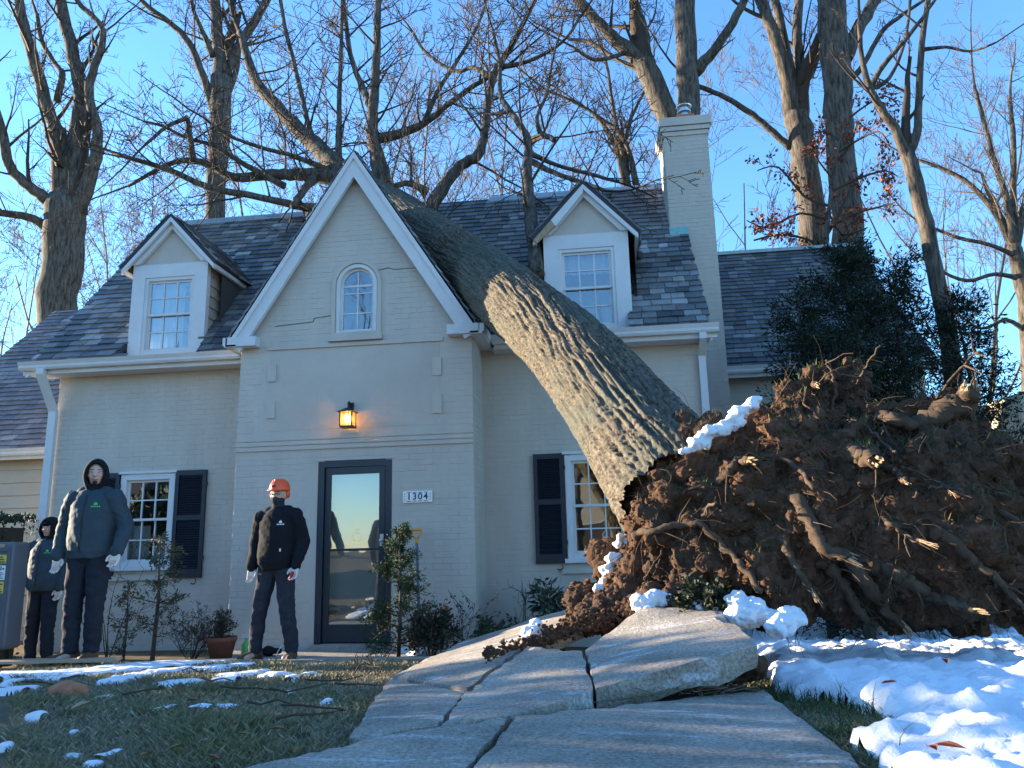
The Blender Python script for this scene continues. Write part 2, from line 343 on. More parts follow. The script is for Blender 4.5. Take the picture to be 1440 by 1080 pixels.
# side and back walls
mb = MB(); mb.box(XL, XL+.2, YM+.002, 16.1, -.4, EAVE); mb.box(XR-.2, XR-.001, YM+.24, 16.1, -.4, EAVE); mb.box(XL+.2, XR-.2, 15.9, 16.1, -.4, EAVE)
mb.prism([(XL+.001, REY+.3, EAVE+.001), (XL+.001, 16.1, EAVE+.001), (XL+.001, RY, RZ-.12)], (.2, 0, 0)); mb.prism([(XR-.001, REY+.3, EAVE+.001), (XR-.001, 16.1, EAVE+.001), (XR-.001, RY, RZ-.12)], (-.2, 0, 0))
sw = mb.build('side_wall', MT['brick'], house)
mapR = lambda u, v, d: Vector((XR-d, u, v)); mapL = lambda u, v, d: Vector((XL+d, u, v))
b = MB(); bricks(b, mapR, lambda u, v: True, YM, 12.9, -.2, EAVE, 5); bricks(b, mapL, lambda u, v: True, YM, 12, -.2, EAVE, 6); b.build('brick_courses', MT['brick'], sw, kind='stuff')
# entrance bay
def arch(cx, z0, zs, w, n=12): return [(cx-w, z0), (cx+w, z0)]+[(cx+w*math.cos(math.pi*i/n), zs+w*math.sin(math.pi*i/n)) for i in range(n+1)]
AC = -3.215; AO = arch(AC, 4.12, 4.83, .285)
gsl = (PK[1]-.16-4.08)/1.62
gable = [(EX0, -.4), (EX1, -.4), (EX1, 4.04), (-3.25, 6.55), (EX0, 4.04)]
mb = MB().wall(gable, [rect(DOOR), AO], mapE, .2)
we = mb.build('entrance_wall', MT['brick'], house)
PANEL = (-4.42, -2.06, 2.86, 3.98)
def in_gable(u, v):
    if v > 4.04 and abs(u+3.25) > (6.55-v)/(6.55-4.04)*1.585-.02: return False
    if PANEL[0] < u < PANEL[1] and PANEL[2] < v < PANEL[3]: return False
    if 4.1 < v < 5.15 and abs(u-AC) < .31 and (v < 4.83 or (u-AC)**2+(v-4.83)**2 < .32**2): return False
    if 2.56 < v < 2.80: return False
    return inrect([DOOR], .02)(u, v)
b = MB(); bricks(b, mapE, in_gable, EX0, EX1, -.2, 6.5, 9)
b.build('brick_courses', MT['brick'], we, kind='stuff')
MB().box(PANEL[0]+.02, PANEL[1]-.02, EY-.004, EY+.05, PANEL[2], PANEL[3]-.02).build('stucco_panel', MT['stucco'], we)
for k, z in enumerate((2.59, 2.655, 2.72)):
    MB().box(EX0-.008, EX1+.008, EY-.022+.004*k, EY+.02, z+.009, z+.062).build('string_course', MT['brick'], we)
MB().box(PANEL[0]-.03, PANEL[1]+.03, EY-.026, EY+.02, PANEL[3]-.018, PANEL[3]+.03).build('drip_course', MT['brick'], we)
for s, zz in ((0, ((3.53,3.76),(3.03,3.27))), (1, ((3.50,3.74),(3.0,3.25)))):
    for z0, z1 in zz:
        x = PANEL[0]-.005 if s == 0 else PANEL[1]-.115
        MB().box(x, x+.12, EY-.024, EY+.02, z0, z1).build('quoin', MT['brick'], we)
# the crack the blow opened across the gable: a stepped seam, its shade painted as dark strips
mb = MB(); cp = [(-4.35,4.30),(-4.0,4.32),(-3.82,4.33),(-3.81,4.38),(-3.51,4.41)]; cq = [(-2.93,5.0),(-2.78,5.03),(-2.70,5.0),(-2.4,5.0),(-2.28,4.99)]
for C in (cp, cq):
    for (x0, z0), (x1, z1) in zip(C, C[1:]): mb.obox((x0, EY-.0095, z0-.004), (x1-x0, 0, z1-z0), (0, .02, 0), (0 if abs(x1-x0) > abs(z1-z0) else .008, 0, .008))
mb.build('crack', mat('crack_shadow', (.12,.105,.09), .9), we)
mb = MB(); mb.box(EX1-.2, EX1-.001, EY+.21, YM, -.4, 4.04); mb.box(EX0+.001, EX0+.2, EY+.21, YM, -.4, 4.04); sr = mb.build('return_wall', MT['brick'], house)
mapS = lambda u, v, d: Vector((EX1-d, u, v)); b = MB(); bricks(b, mapS, lambda u, v: True, EY, YM, -.2, 4.0, 12); b.build('brick_courses', MT['brick'], sr, kind='stuff')
# gable rakes, returns and soffits
for s in (-1, 1):
    e = (-3.25+s*1.70, 4.05); d = Vector((PK[0]-e[0], 0, PK[1]-e[1])); n = Vector((-d.z*s, 0, d.x*s)).normalized()*-1
    if n.z > 0: n = -n
    t = d.normalized(); p0 = Vector((e[0], EY-.13, e[1])); L = d.length
    for wd, y0, th, off in ((.20, -.13, .06, 0), (.055, -.152, .03, 0.0)):
        a0 = Vector((e[0], EY+y0, e[1])); cut = n.dot(Vector((s, 0, 0)))
        q = [a0+n*off, Vector((PK[0], EY+y0, PK[1])), Vector((PK[0], EY+y0, PK[1]-wd/abs(n.z) if abs(n.z) > .01 else 0)), a0+n*wd]
        MB().prism(q, (0, th, 0)).build('rake_board', MT['trim'], house)
    x0, x1 = sorted((-3.25+s*1.72, -3.25+s*1.30)); MB().box(x0, x1, EY-.165, EY-.012, 4.005, 4.135).build('cornice_return', MT['trim'], house)
    MB().prism([(e[0]-s*.02, EY-.10, e[1]+.0), (PK[0], EY-.10, PK[1]-.02), (PK[0], EY-.10, PK[1]-.05), (e[0]-s*.0, EY-.10, e[1]-.03)], (0, .10, 0)).build('soffit', MT['trim'], house)
mb = MB(); mb.box(EX1+.002, EX1+.17, EY-.165, YM-.02, 4.0, 4.03); mb.box(EX1+.13, EX1+.19, EY-.165, YM-.30, 4.03, 4.13); mb.build('eave_soffit', MT['trim'], house)
mb = MB(); mb.box(EX0-.17, EX0-.002, EY-.165, YM-.02, 4.0, 4.03); mb.box(EX0-.19, EX0-.13, EY-.165, YM-.30, 4.03, 4.13); mb.build('eave_soffit', MT['trim'], house)

# ---- slate roofs
SHINGLES = []                              # (screen size, verts, colour, roof)
SC = [(.062,.065,.066),(.085,.088,.087),(.105,.107,.104),(.13,.128,.122),(.055,.058,.062),(.175,.173,.165),(.112,.104,.096),(.095,.098,.097)]
def slates(roof, o, a, b, na, nb, keep, expo=.156, wid=.225, seed=1, pal=SC):
    # o: eave corner, a: unit along the eave, b: unit up the slope; na x nb metres
    r = random.Random(seed); o, a, b = Vector(o), Vector(a), Vector(b); n = a.cross(b).normalized()
    if n.z < 0: n = -n
    v = 0; row = 0
    while v < nb-.03:
        u = -r.uniform(0, wid)
        while u < na:
            w = wid*r.uniform(.62, 1.28); u0, u1 = max(u, 0)+.004, min(u+w, na)-.004; u += w
            h = min(expo+.05, nb-v)
            if u1-u0 < .05: continue
            c = o+a*((u0+u1)/2)+b*(v+expo/2)
            if not keep(c): continue
            j = r.uniform(-.010, .010); tl = r.uniform(-.006, .006); th = .018+r.uniform(-.004, .008)
            P = [o+a*u0+b*(v+j+tl), o+a*u1+b*(v+j-tl), o+a*u1+b*(v+h), o+a*u0+b*(v+h)]
            top = [P[0]+n*(th+.016), P[1]+n*(th+.016), P[2]+n*.008, P[3]+n*.008]
            k = pal[r.randrange(len(pal))]; q = r.uniform(.8, 1.2)
            if noise.noise(c*1.1) > .15 and r.random() < .6: q *= 1.5
            if v+expo > nb-.03: pass
            SHINGLES.append(((w*expo/max(.1, (c-Vector((0,0,CAMZ))).length**2)), [P[0]+n*.004, P[1]+n*.004, P[2], P[3]]+top, tuple(x*q*g for x, g in zip(k, (1.22, 1.23, 1.25))), roof))
        v += expo; row += 1
def dormer_zone(p):
    for c in (-6.44, -.12):
        if abs(p.x-c) < .60 and p.z < 5.62: return True
    return False
def keep_main(p):
    if dormer_zone(p): return False
    zg = PK[1]-abs(p.x-PK[0])*1.57
    return not (abs(p.x-PK[0]) < 1.72 and p.z < zg-.05)
roofM = empty('roof', (-3.3, RY, RZ)); roofM.parent = house; roofM.matrix_parent_inverse = ROOT[house.name].copy(); ROOT[roofM.name] = Matrix.Translation(-Vector((-3.3, RY, RZ)))
def sub_empty(name, loc, parent):
    o = empty(name, loc); o.parent = parent; o.matrix_parent_inverse = ROOT[parent.name].copy(); return o
bv = Vector((0, RY-REY, RZ-REZ)); SLL = bv.length; bv.normalize(); nv = Vector((0, -bv.z, bv.y))
# deck with the dormers and the bay left open beneath
mb = MB()
for x0, x1, z0 in ((-8.40, -7.05, REZ), (-7.05, -5.83, 5.6), (-5.83, -4.80, REZ), (-4.80, -1.70, 5.2), (-1.70, -.73, REZ), (-.73, .49, 5.6), (.49, 1.50, REZ)):
    y0 = roof_y(z0); mb.prism([(x0, y0, z0-.07), (x0, RY, RZ-.07), (x0, RY, RZ), (x0, y0, z0)], (x1-x0, 0, 0))
mb.prism([(-8.40, RY+.001, RZ-.07), (-8.40, 16.4, REZ-.07), (-8.40, 16.4, REZ), (-8.40, RY+.001, RZ)], (9.9, 0, 0))
mb.build('roof_deck', MT['roofbase'], roofM)
slates(roofM, (-8.42, REY, REZ), (1,0,0), bv, 9.94, SLL, keep_main, seed=4)
# ridge capping, knocked away where the trunk fell
for i in range(26):
    x = -8.4+i*.382
    if -4.3 < x < -2.2: continue
    MB().prism([(x, RY-.14, RZ-.11), (x, RY, RZ+.055), (x, RY+.14, RZ-.11), (x, RY, RZ+.02)], (.375, 0, 0), None).build('ridge_cap', MT['lead'], roofM)
# verge boards
for x in (-8.43, 1.47):
    MB().prism([(x, REY, REZ-.16), (x, RY, RZ-.16), (x, RY, RZ-.0), (x, REY, REZ-.0)], (.03, 0, 0)).build('verge_board', MT['trim'], house)
# bay roof
roofE = sub_empty('bay_roof', (-3.25, 11, 6.7), house)
for s in (-1, 1):
    e = Vector((-3.25+s*1.73, EY-.15, 4.05)); k = Vector((PK[0], EY-.15, PK[1]+.015)); up = (k-e); ul = up.length; up.normalize()
    yb = roof_y(PK[1])+.05
    MB().add([e, k, (k.x, yb, k.z), (e.x, roof_y(4.05), e.z)], [(0,1,2,3)] if s < 0 else [(3,2,1,0)]).build('roof_deck', MT['roofbase'], roofE)
    slates(roofE, e, (0,1,0), up, yb-EY+.15, ul, lambda p: p.z > roof_z(p.y)-.02, seed=8+s)
# gutters
def gutter(x0, x1, y, z, parent=house, h=.115):
    mb = MB(); pr = [(0, 0), (-.065, 0), (-.085, .03), (-.085, .06), (-.115, h), (-.105, h), (-.075, .055), (-.06, .012), (-.01, .012), (0, h)]
    mb.prism([(x0, y+a, z+q) for a, q in pr], (x1-x0, 0, 0)); o = mb.build('gutter', MT['trim'], parent)
    MB().box(x0+.02, x1-.02, y+.002, y+.03, z-.06, z+h-.03).build('fascia', MT['trim'], parent)
    return o
gutter(-8.47, EX0-.20, 10.10, 4.00); gutter(EX1+.20, 1.58, 10.10, 4.00)
MB().box(-8.38, EX0-.19, 10.135, YM-.002, 3.94, 3.965).build('soffit', MT['trim'], house); MB().box(EX1+.19, 1.48, 10.135, YM-.002, 3.94, 3.965).build('soffit', MT['trim'], house)
def downspout(pts, w=.085, d=.065):
    mb = MB()
    for p, q in zip(pts, pts[1:]):
        p, q = Vector(p), Vector(q); mb.prism([(p.x-w/2, p.y-d, p.z), (p.x+w/2, p.y-d, p.z), (p.x+w/2, p.y, p.z), (p.x-w/2, p.y, p.z)], q-p)
    mb.build('downspout', MT['trim'], house)
downspout([(-8.12, 10.08, 4.02), (-8.12, 10.08, 3.93), (-8.09, YM-.02, 3.42), (-8.09, YM-.02, .05)], .12)
downspout([(1.37, 10.10, 4.02), (1.37, 10.10, 3.92), (1.37, YM-.02, 3.75), (1.37, YM-.02, .05)], .095)

# ---- windows
def pane_grid(par, x0, x1, z0, z1, cols, rows, y, tag=''):
    mw = .018; pw = (x1-x0-(cols-1)*mw)/cols; ph = (z1-z0-(rows-1)*mw)/rows
    for i in range(cols):
        for j in range(rows):
            a = x0+i*(pw+mw); c = z0+j*(ph+mw); MB().box(a-.003, a+pw+.003, y+.012, y+.016, c-.003, c+ph+.003).build('pane', MT['glass'], par)
    mb = MB()
    for i in range(1, cols): a = x0+i*(pw+mw)-mw; mb.box(a, a+mw, y, y+.028, z0, z1)
    mb.build('muntin', MT['trim'], par)
    for j in range(1, rows):
        c = z0+j*(ph+mw)-mw; MB().box(x0, x1, y+.002, y+.026, c, c+mw).build('muntin', MT['trim'], par)
def window(par, x0, x1, z0, z1, Y, casing=.075, cols=3, rows=2, sill=True, curtain=None, proud=.03):
    # sash window: brick-mould casing, two sashes, panes, room behind
    mb = MB(); c = casing
    mb.box(x0-.01, x0+c, Y-proud, Y+.08, z0, z1); mb.box(x1-c, x1+.01, Y-proud, Y+.08, z0, z1); mb.box(x0+c, x1-c, Y-proud, Y+.08, z1-c, z1+.01); mb.box(x0+c, x1-c, Y-proud+.004, Y+.08, z0, z0+c*.8)
    mb.build('window_frame', MT['trim'], par)
    zm = (z0+z1)/2+.005; s = .035; xa, xb = x0+c, x1-c; za, zb = z0+c*.8, z1-c
    for lo, hi, y in ((zm-.018, zb, Y+.02), (za, zm+.018, Y+.052)):
        m = MB(); m.box(xa, xa+s, y, y+.03, lo, hi); m.box(xb-s, xb, y, y+.03, lo, hi); m.box(xa+s, xb-s, y, y+.03, hi-s, hi); m.box(xa+s, xb-s, y, y+.03, lo, lo+s); m.build('sash', MT['trim'], par)
        pane_grid(par, xa+s, xb-s, lo+s, hi-s, cols, rows, y)
    if sill: MB().box(x0-.05, x1+.05, Y-.075, Y+.05, z0-.055, z0).build('sill', MT['trim'], par)
    # the room
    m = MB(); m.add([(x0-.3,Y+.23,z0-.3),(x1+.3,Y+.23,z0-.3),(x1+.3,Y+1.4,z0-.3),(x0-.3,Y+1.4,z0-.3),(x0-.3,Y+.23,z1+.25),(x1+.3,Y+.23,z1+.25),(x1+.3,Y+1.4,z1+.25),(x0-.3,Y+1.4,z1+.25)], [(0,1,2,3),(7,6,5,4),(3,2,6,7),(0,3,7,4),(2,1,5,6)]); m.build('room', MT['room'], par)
    if curtain:
        for (a, b_, za_, zb_) in curtain:
            m = MB(); n = max(4, int((b_-a)/.02)); 
            vs = [(a+(b_-a)*i/n, Y+.15+.014*math.sin(i*1.5)+.006*math.sin(i*.7), zz) for zz in (za_, zb_) for i in range(n+1)]
            m.add(vs, [(i, i+1, n+2+i, n+1+i) for i in range(n)]); m.build('curtain', MT['curtain'], par, True)
w1 = sub_empty('window', (-6.5, YM, 1.1), house); window(w1, W1[0], W1[1], W1[2], W1[3], YM, curtain=[(-6.85,-6.55,1.2,1.72),(-6.5,-6.2,1.2,1.55)])
w2 = sub_empty('window', (-.1, YM, 1.1), house); window(w2, W2[0], W2[1], W2[2], W2[3], YM)
for wx in (W1, W2):
    MB().box(wx[0]-.10, wx[1]+.10, YM-.05, YM+.01, wx[2]-.19, wx[2]-.12).build('brick_sill', MT['brick'], house)
    MB().box(wx[0]-.04, wx[1]+.04, YM-.055, YM+.01, wx[3]+.012, wx[3]+.05).build('window_head', MT['trim'], house)
def shutter(x0, x1, z0, z1, y=YM-.052):
    p = sub_empty('shutter', ((x0+x1)/2, y, z0), house)
    st = .055; zm = z0+(z1-z0)*.53; mb = MB()
    mb.box(x0, x0+st, y, y+.035, z0, z1); mb.box(x1-st, x1, y, y+.035, z0, z1)
    for a, b_ in ((z0, z0+.12), (zm, zm+.07), (z1-.07, z1)): mb.box(x0+st, x1-st, y+.001, y+.034, a, b_)
    mb.build('shutter_frame', MT['shutter'], p)
    m = MB(); z = z0+.125
    while z < z1-.085:
        if not zm-.012 < z < zm+.07: m.obox((x0+st, y+.008, z), (x1-x0-2*st, 0, 0), (0, .022, .022), (0, -.004, .006))
        z += .034
    m.build('louvres', MT['shutter'], p, kind='stuff')
    MB().box(x0+.02, x1-.02, y+.0345, y+.046, z0+.05, z1-.05).build('back_board', MT['shutter'], p)
    m = MB(); m.tube([(x1-.07, y-.01, z0-.02), (x1-.05, y-.02, z0-.055), (x1-.09, y-.02, z0-.085), (x1-.13, y-.02, z0-.07)], .008, 6); m.build('shutter_hook', MT['black'], p)
    for zz in (z0+.25, z1-.22): MB().box(x0-.012 if x0 > -3 and x0 > -.2 else x1-.004, x1+.02 if not (x0 > -3 and x0 > -.2) else x0+.004, y-.006, y+.02, zz, zz+.05).build('hinge', MT['black'], p)
shutter(-7.42, -6.955, .98, 2.475); shutter(-6.095, -5.63, .98, 2.475); shutter(-.965, -.555, 1.06, 2.51); shutter(.305, .715, 1.06, 2.51)
# arched gable window
w3 = sub_empty('arched_window', (AC, EY, 4.1), house)
def arch_ring(mb, w0, w1, z0, zs, y0, y1, n=14):
    o = arch(AC, z0, zs, w1, n); i_ = arch(AC, z0+(.0 if w1-w0 > .2 else w1-w0), zs, w0, n)
    m = len(o); vs = [(u, y0, v) for u, v in o]+[(u, y0, v) for u, v in i_]+[(u, y1, v) for u, v in o]+[(u, y1, v) for u, v in i_]
    fs = []
    for k in range(m):
        q = (k+1) % m; fs += [(k, q, m+q, m+k), (2*m+k, 3*m+k, 3*m+q, 2*m+q), (k, 2*m+k, 2*m+q, q), (m+k, m+q, 3*m+q, 3*m+k)]
    mb.add(vs, fs)
mb = MB(); arch_ring(mb, .235, .283, 4.12, 4.83, EY-.01, EY+.10); mb.build('window_frame', MT['trim'], w3)
mb = MB(); arch_ring(mb, .200, .236, 4.165, 4.83, EY+.04, EY+.075); mb.build('sash', MT['trim'], w3)
mb = MB(); arch_ring(mb, .292, .345, 4.10, 4.83, EY-.028, EY+.0); mb.build('brick_arch', MT['brick'], w3)
for i, (z0, z1) in enumerate(((4.20, 4.42), (4.435, 4.70), (4.715, 4.80))):
    for s in (0, 1):
        a, b_ = (AC-.20, AC-.008) if s == 0 else (AC+.008, AC+.20); MB().box(a, b_, EY+.055, EY+.059, z0, z1).build('pane', MT['glass'], w3)
for s in (0, 1):
    q = [(AC+(.008 if s else -.008), EY+.055, 4.83), *[(AC+(1 if s else -1)*max(.008, .20*math.cos(math.pi/2*k/8)), EY+.055, 4.83+.20*math.sin(math.pi/2*k/8)) for k in range(9)]]
    MB().prism(q, (0, .004, 0)).build('pane', MT['glass'], w3)
MB().box(AC-.008, AC+.008, EY+.045, EY+.072, 4.17, 5.02).build('muntin', MT['trim'], w3)
for z in (4.42, 4.70, 4.80): MB().box(AC-.2, AC+.2, EY+.047, EY+.070, z, z+.016 if z < 4.8 else z+.03).build('muntin', MT['trim'], w3)
MB().box(AC-.37, AC+.37, EY-.06, EY+.02, 4.03, 4.098).build('sill', MT['brick'], w3)
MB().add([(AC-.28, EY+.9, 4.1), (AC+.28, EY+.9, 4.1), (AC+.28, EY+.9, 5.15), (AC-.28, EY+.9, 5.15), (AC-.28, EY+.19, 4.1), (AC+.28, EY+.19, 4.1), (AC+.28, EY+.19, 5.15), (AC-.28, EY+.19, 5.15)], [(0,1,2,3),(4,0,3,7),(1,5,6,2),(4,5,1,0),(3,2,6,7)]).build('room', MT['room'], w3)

# ---- dormers
def dormer(cx, label_side):
    d = sub_empty('dormer', (cx, YM, 4.2), house); Y = YM+.02; hw = .605; zt, zp, ze = 5.66, 6.39, 5.63
    x0, x1, z0, z1 = cx-.40, cx+.40, 4.27, 5.45
    MB().box(cx-hw, x0, Y, Y+.10, 4.10, zt).build('corner_board', MT['trim'], d); MB().box(x1, cx+hw, Y, Y+.10, 4.10, zt).build('corner_board', MT['trim'], d)
    MB().box(x0, x1, Y+.002, Y+.10, z1, zt-.001).build('head_board', MT['trim'], d); MB().box(x0, x1, Y+.002, Y+.10, 4.10, z0).build('apron_board', MT['trim'], d)
    window(d, x0, x1, z0, z1, Y+.03, casing=.05, sill=False, curtain=[(x0+.02, cx+(.16 if label_side == 'l' else -.9), z0, z1)] if label_side == 'l' else [(x0, x1, z1-.34, z1)], proud=.012)
    # pediment
    MB().prism([(cx-hw, Y+.04, zt+.002), (cx+hw, Y+.04, zt+.002), (cx, Y+.04, zt+hw*.98)], (0, .05, 0)).build('pediment', MT['stucco'], d)
    for s in (-1, 1):
        e = Vector((cx+s*.745, Y-.09, ze-.05)); k = Vector((cx, Y-.09, zp))
        if s < 0 and label_side == 'r':      # the trunk tore the end off this rake
            f = .36; m0 = e.lerp(k, f); mb = MB(); mb.prism([m0, k, k-Vector((0,0,.13)), m0-Vector((-.06,0,.10))], (0, .05, 0)); mb.build('rake_board', MT['trim'], d)
            mb = MB(); mb.prism([e, m0, m0-Vector((-.05,0,.09)), e-Vector((-.05,0,.05))], (0, .04, 0)); mb.build('splintered_rake', MT['rawwood'], d)
        else:
            mb = MB(); mb.prism([e, k, k-Vector((0,0,.075)), e-Vector((0,0,.075))], (0, .05, 0)); mb.build('rake_board', MT['trim'], d)
        mb = MB(); mb.prism([(cx+s*hw, Y-.03, zt), (cx, Y-.03, zp-.07), (cx, Y-.03, zp-.17), (cx+s*(hw-.10), Y-.03, zt)], (0, .06, 0)); mb.build('inner_rake', MT['trim'], d)
        # cheek: lapped boards
        n = 9
        for i in range(n):
            za, zb = 4.12+(zt-4.12)*i/n, 4.12+(zt-4.12)*(i+1)/n; ya, yb = roof_y(za)+.05, roof_y(zb)+.05
            if yb < Y+.12: continue
            x = cx+s*hw; o = s*.022
            MB().add([(x-o*.2, Y+.10, za), (x-o*.2, max(ya, Y+.101), za), (x-o*1.3, yb, zb+.004), (x-o*1.3, Y+.10, zb+.004), (x-o*1.4, Y+.10, za), (x-o*1.4, max(ya, Y+.101), za), (x-o*1.5, yb, zb), (x-o*1.5, Y+.10, zb)],
                     [(0,1,2,3),(4,5,1,0),(5,6,2,1),(3,2,6,7),(0,3,7,4),(7,6,5,4)]).build('siding_board', MT['siding'], d)
        # roof slope with slates and a metal flashing at the valley
        yk, ye = roof_y(zp), roof_y(ze-.05)
        th = Vector((s*.04, 0, .04))
        MB().add([e, k, (k.x, yk+.05, k.z), (e.x, ye+.05, e.z), e+th, k+Vector((0,0,.055)), Vector((k.x, yk+.05, k.z+.055)), Vector((e.x, ye+.05, e.z))+th], [(0,1,2,3),(7,6,5,4),(0,3,7,4),(0,4,5,1)]).build('roof_deck', MT['roofbase'], d)
        up = (k-e).normalized(); slates(d, e+th, (0,1,0), up, yk-Y+.1, (k-e).length, lambda p: p.z > roof_z(p.y)+.0, seed=20+s)
        MB().obox((e.x-s*.04, Y-.06, e.z-.055), (0, ye-Y+.12, 0), (s*.045, 0, 0), (0, 0, .06)).build('eave_trim', MT['trim'], d)
        MB().obox(Vector((e.x, ye-.35, e.z+.05)), (0, .45, .02), (s*.10, 0, -.05), (0, 0, .012)).build('valley_flashing', MT['lead'], d)
    MB().obox((cx-hw-.12, Y-.13, 4.085), (2*hw+.24, 0, 0), (0, .14, .05), (0, 0, .01)).build('sill_flashing', MT['copper'], d)
dormer(-6.44, 'l'); dormer(-.12, 'r')

# ---- chimney
ch = sub_empty('chimney', (1.61, 12.4, 0), house); CX0, CX1, CY0, CY1 = 1.25, 1.97, 12.05, 12.85; CT = at(960, 168, 12.05).z
MB().box(CX0, CX1, CY0, CY1, -.3, CT-.30).build('shaft', MT['brick'], ch)
b = MB(); bricks(b, lambda u, v, d: Vector((u, CY0+d, v)), lambda u, v: True, CX0, CX1, -.2, CT-.30, 30); bricks(b, lambda u, v, d: Vector((CX0+d, u, v)), lambda u, v: True, CY0, CY1, 5, CT-.30, 31); bricks(b, lambda u, v, d: Vector((CX1-d, u, v)), lambda u, v: True, CY0, CY1, -.2, CT-.3, 32); b.build('brick_courses', MT['brick'], ch, kind='stuff')
for i in range(3): q = .022*(i+1); MB().box(CX0-q, CX1+q, CY0-q, CY1+q, CT-.30+i*.085, CT-.30+i*.085+(.076 if i < 2 else .15)).build('corbel', MT['brick'], ch)
MB().box(CX0+.26, CX0+.56, CY0+.15, CY0+.45, CT-.10, CT+.19).build('flue', MT['clay'], ch)
mb = MB(); mb.lathe((CX0+.41, CY0+.30, CT+.19), [(.075,0),(.075,.09),(.12,.095),(.12,.115),(.085,.12),(.085,.20),(.13,.20),(.135,.215),(.05,.25)], 18); mb.build('flue_cap', MT['steel'], ch)
zz = roof_z(CY0); mb = MB(); mb.obox((CX0-.02, CY0-.16, zz-.15), (.30, 0, 0), (0, .16, .19), (0, 0, .02)); mb.build('flashing', MT['copper'], ch)

# ---- right wing
RWY, RWX1 = 12.95, at(1200, 358, 15.8).x-.1
wing = sub_empty('side_wing', (4.5, 13, 0), house)
MB().box(1.42, RWX1, RWY, 19, -.4, 4.05).build('wing_wall', MT['brick'], wing)
b = MB(); bricks(b, lambda u, v, d: Vector((u, RWY+d, v)), lambda u, v: True, 1.97, RWX1, 1, 4.02, 33); b.build('brick_courses', MT['brick'], wing, kind='stuff')
wv = Vector((0, 3.1, 3.15)); wl_ = wv.length; wv.normalize()
MB().prism([(1.45, 12.70, 4.04), (1.45, 15.8, 7.19), (1.45, 18.9, 4.04)], (RWX1-1.35, 0, 0)).build('roof_deck', MT['roofbase'], wing)
slates(wing, (1.98, 12.68, 4.05), (1,0,0), wv, RWX1-1.85, wl_, lambda p: True, seed=40, pal=SC[:3]+SC[4:5])
MB().box(1.9, RWX1+.1, 15.66, 15.94, 7.17, 7.24).build('ridge_cap', MT['lead'], wing)
gutter(1.99, RWX1+.1, 12.68, 3.97, wing)
# ---- left wing, sided
LW = sub_empty('garage_wing', (-10, 12, 0), house)
MB().box(-12.1, XL-.005, 12.05, 19, -.4, 3.08).build('wing_wall', MT['siding'], LW)
for i in range(13):
    z = .2+i*.215
    MB().obox((-12.1, 12.045, z), (4.02, 0, 0), (0, -.022, 0), (0, .018, .212)).build('siding_board', MT['siding'], LW)
lv = Vector((0, 3.7, 3.75)); ll = lv.length; lv.normalize()
MB().prism([(-12.3, 11.80, 3.05), (-12.3, 15.5, 6.80), (-12.3, 19.2, 3.05)], (4.22, 0, 0)).build('roof_deck', MT['roofbase'], LW)
slates(LW, (-12.32, 11.78, 3.06), (1,0,0), lv, 4.22, ll, lambda p: True, seed=50, pal=[(.13,.12,.115),(.11,.105,.105),(.15,.135,.125),(.095,.092,.095)])
gutter(-12.3, XL-.03, 11.78, 2.99, LW)

# ---- hand out the slates: the 300 that show largest singly, the rest of each roof as one part
SHINGLES.sort(key=lambda s: -s[0]); FS = [(3,2,1,0),(4,5,6,7),(0,1,5,4),(1,2,6,5),(3,0,4,7)]
rest = {}
cnt = 0
for k, (sz, vs, c, rf) in enumerate(SHINGLES):
    cc = sum((Vector(v) for v in vs), Vector())/8; px, py, dz = proj(cc)
    if cnt < 298 and 0 < px < 1440 and 250 < py < 640 and rf is not roofE and not (560 < px < 900 and py > 250 and cc.x < .5):
        MB().add(vs, FS, c).build('slate', MT['slate'], rf); cnt += 1
    else: rest.setdefault(rf.name, (rf, MB()))[1].add(vs, FS, c)
for nm, (rf, m) in rest.items(): m.build('slate_field', MT['slate'], rf, kind='stuff')

# ---- front door
x0, x1, z0, z1 = DOOR
fr = MB(); fr.box(x0-.01, x0+.075, EY-.004, EY+.12, z0, z1); fr.box(x1-.075, x1+.01, EY-.004, EY+.12, z0, z1); fr.box(x0+.075, x1-.075, EY-.004, EY+.12, z1-.075, z1+.01); fr.build('door_frame', MT['navy'], house)
MB().box(x0-.055, x1+.055, EY-.012, EY+.03, z1+.012, z1+.035).build('door_head', MT['stucco'], house)
sdoor = sub_empty('storm_door', (x0+.08, EY+.03, z0), house); a, c = x0+.08, x1-.08; Yd = EY+.03; sdoor.rotation_euler.z = math.radians(-2.3)   # leaf turned to shift the figures mirrored in its glass
m = MB(); m.box(a, a+.075, Yd, Yd+.035, z0+.02, z1-.08); m.box(c-.075, c, Yd, Yd+.035, z0+.02, z1-.08); m.box(a+.075, c-.075, Yd, Yd+.035, z1-.17, z1-.08); m.box(a+.075, c-.075, Yd, Yd+.035, z0+.02, z0+.23); m.build('door_leaf', MT['navy'], sdoor)
zm = z0+1.12; MB().box(a+.075, c-.075, Yd-.002, Yd+.03, zm, zm+.03).build('mid_rail', MT['navy'], sdoor)
MB().box(a+.07, c-.07, Yd+.014, Yd+.019, zm+.032, z1-.165).build('glass_pane', MT['glass'], sdoor); MB().box(a+.07, c-.07, Yd+.014, Yd+.019, z0+.225, zm-.002).build('glass_pane', MT['glass'], sdoor)
m = MB(); m.ball((c-.035, Yd-.04, zm+.12), .022, 12, 8); m.tube([(c-.035, Yd, zm+.12), (c-.035, Yd-.04, zm+.12)], .010, 8); m.box(c-.06, c-.012, Yd-.008, Yd, zm+.05, zm+.2); m.build('handle', MT['steel'], sdoor)
idoor = sub_empty('inner_door', ((x0+x1)/2, EY+.21, z0), house)
MB().box(x0+.02, x1-.02, EY+.205, EY+.25, z0, z1-.02).build('door_panel', MT['innerdoor'], idoor)
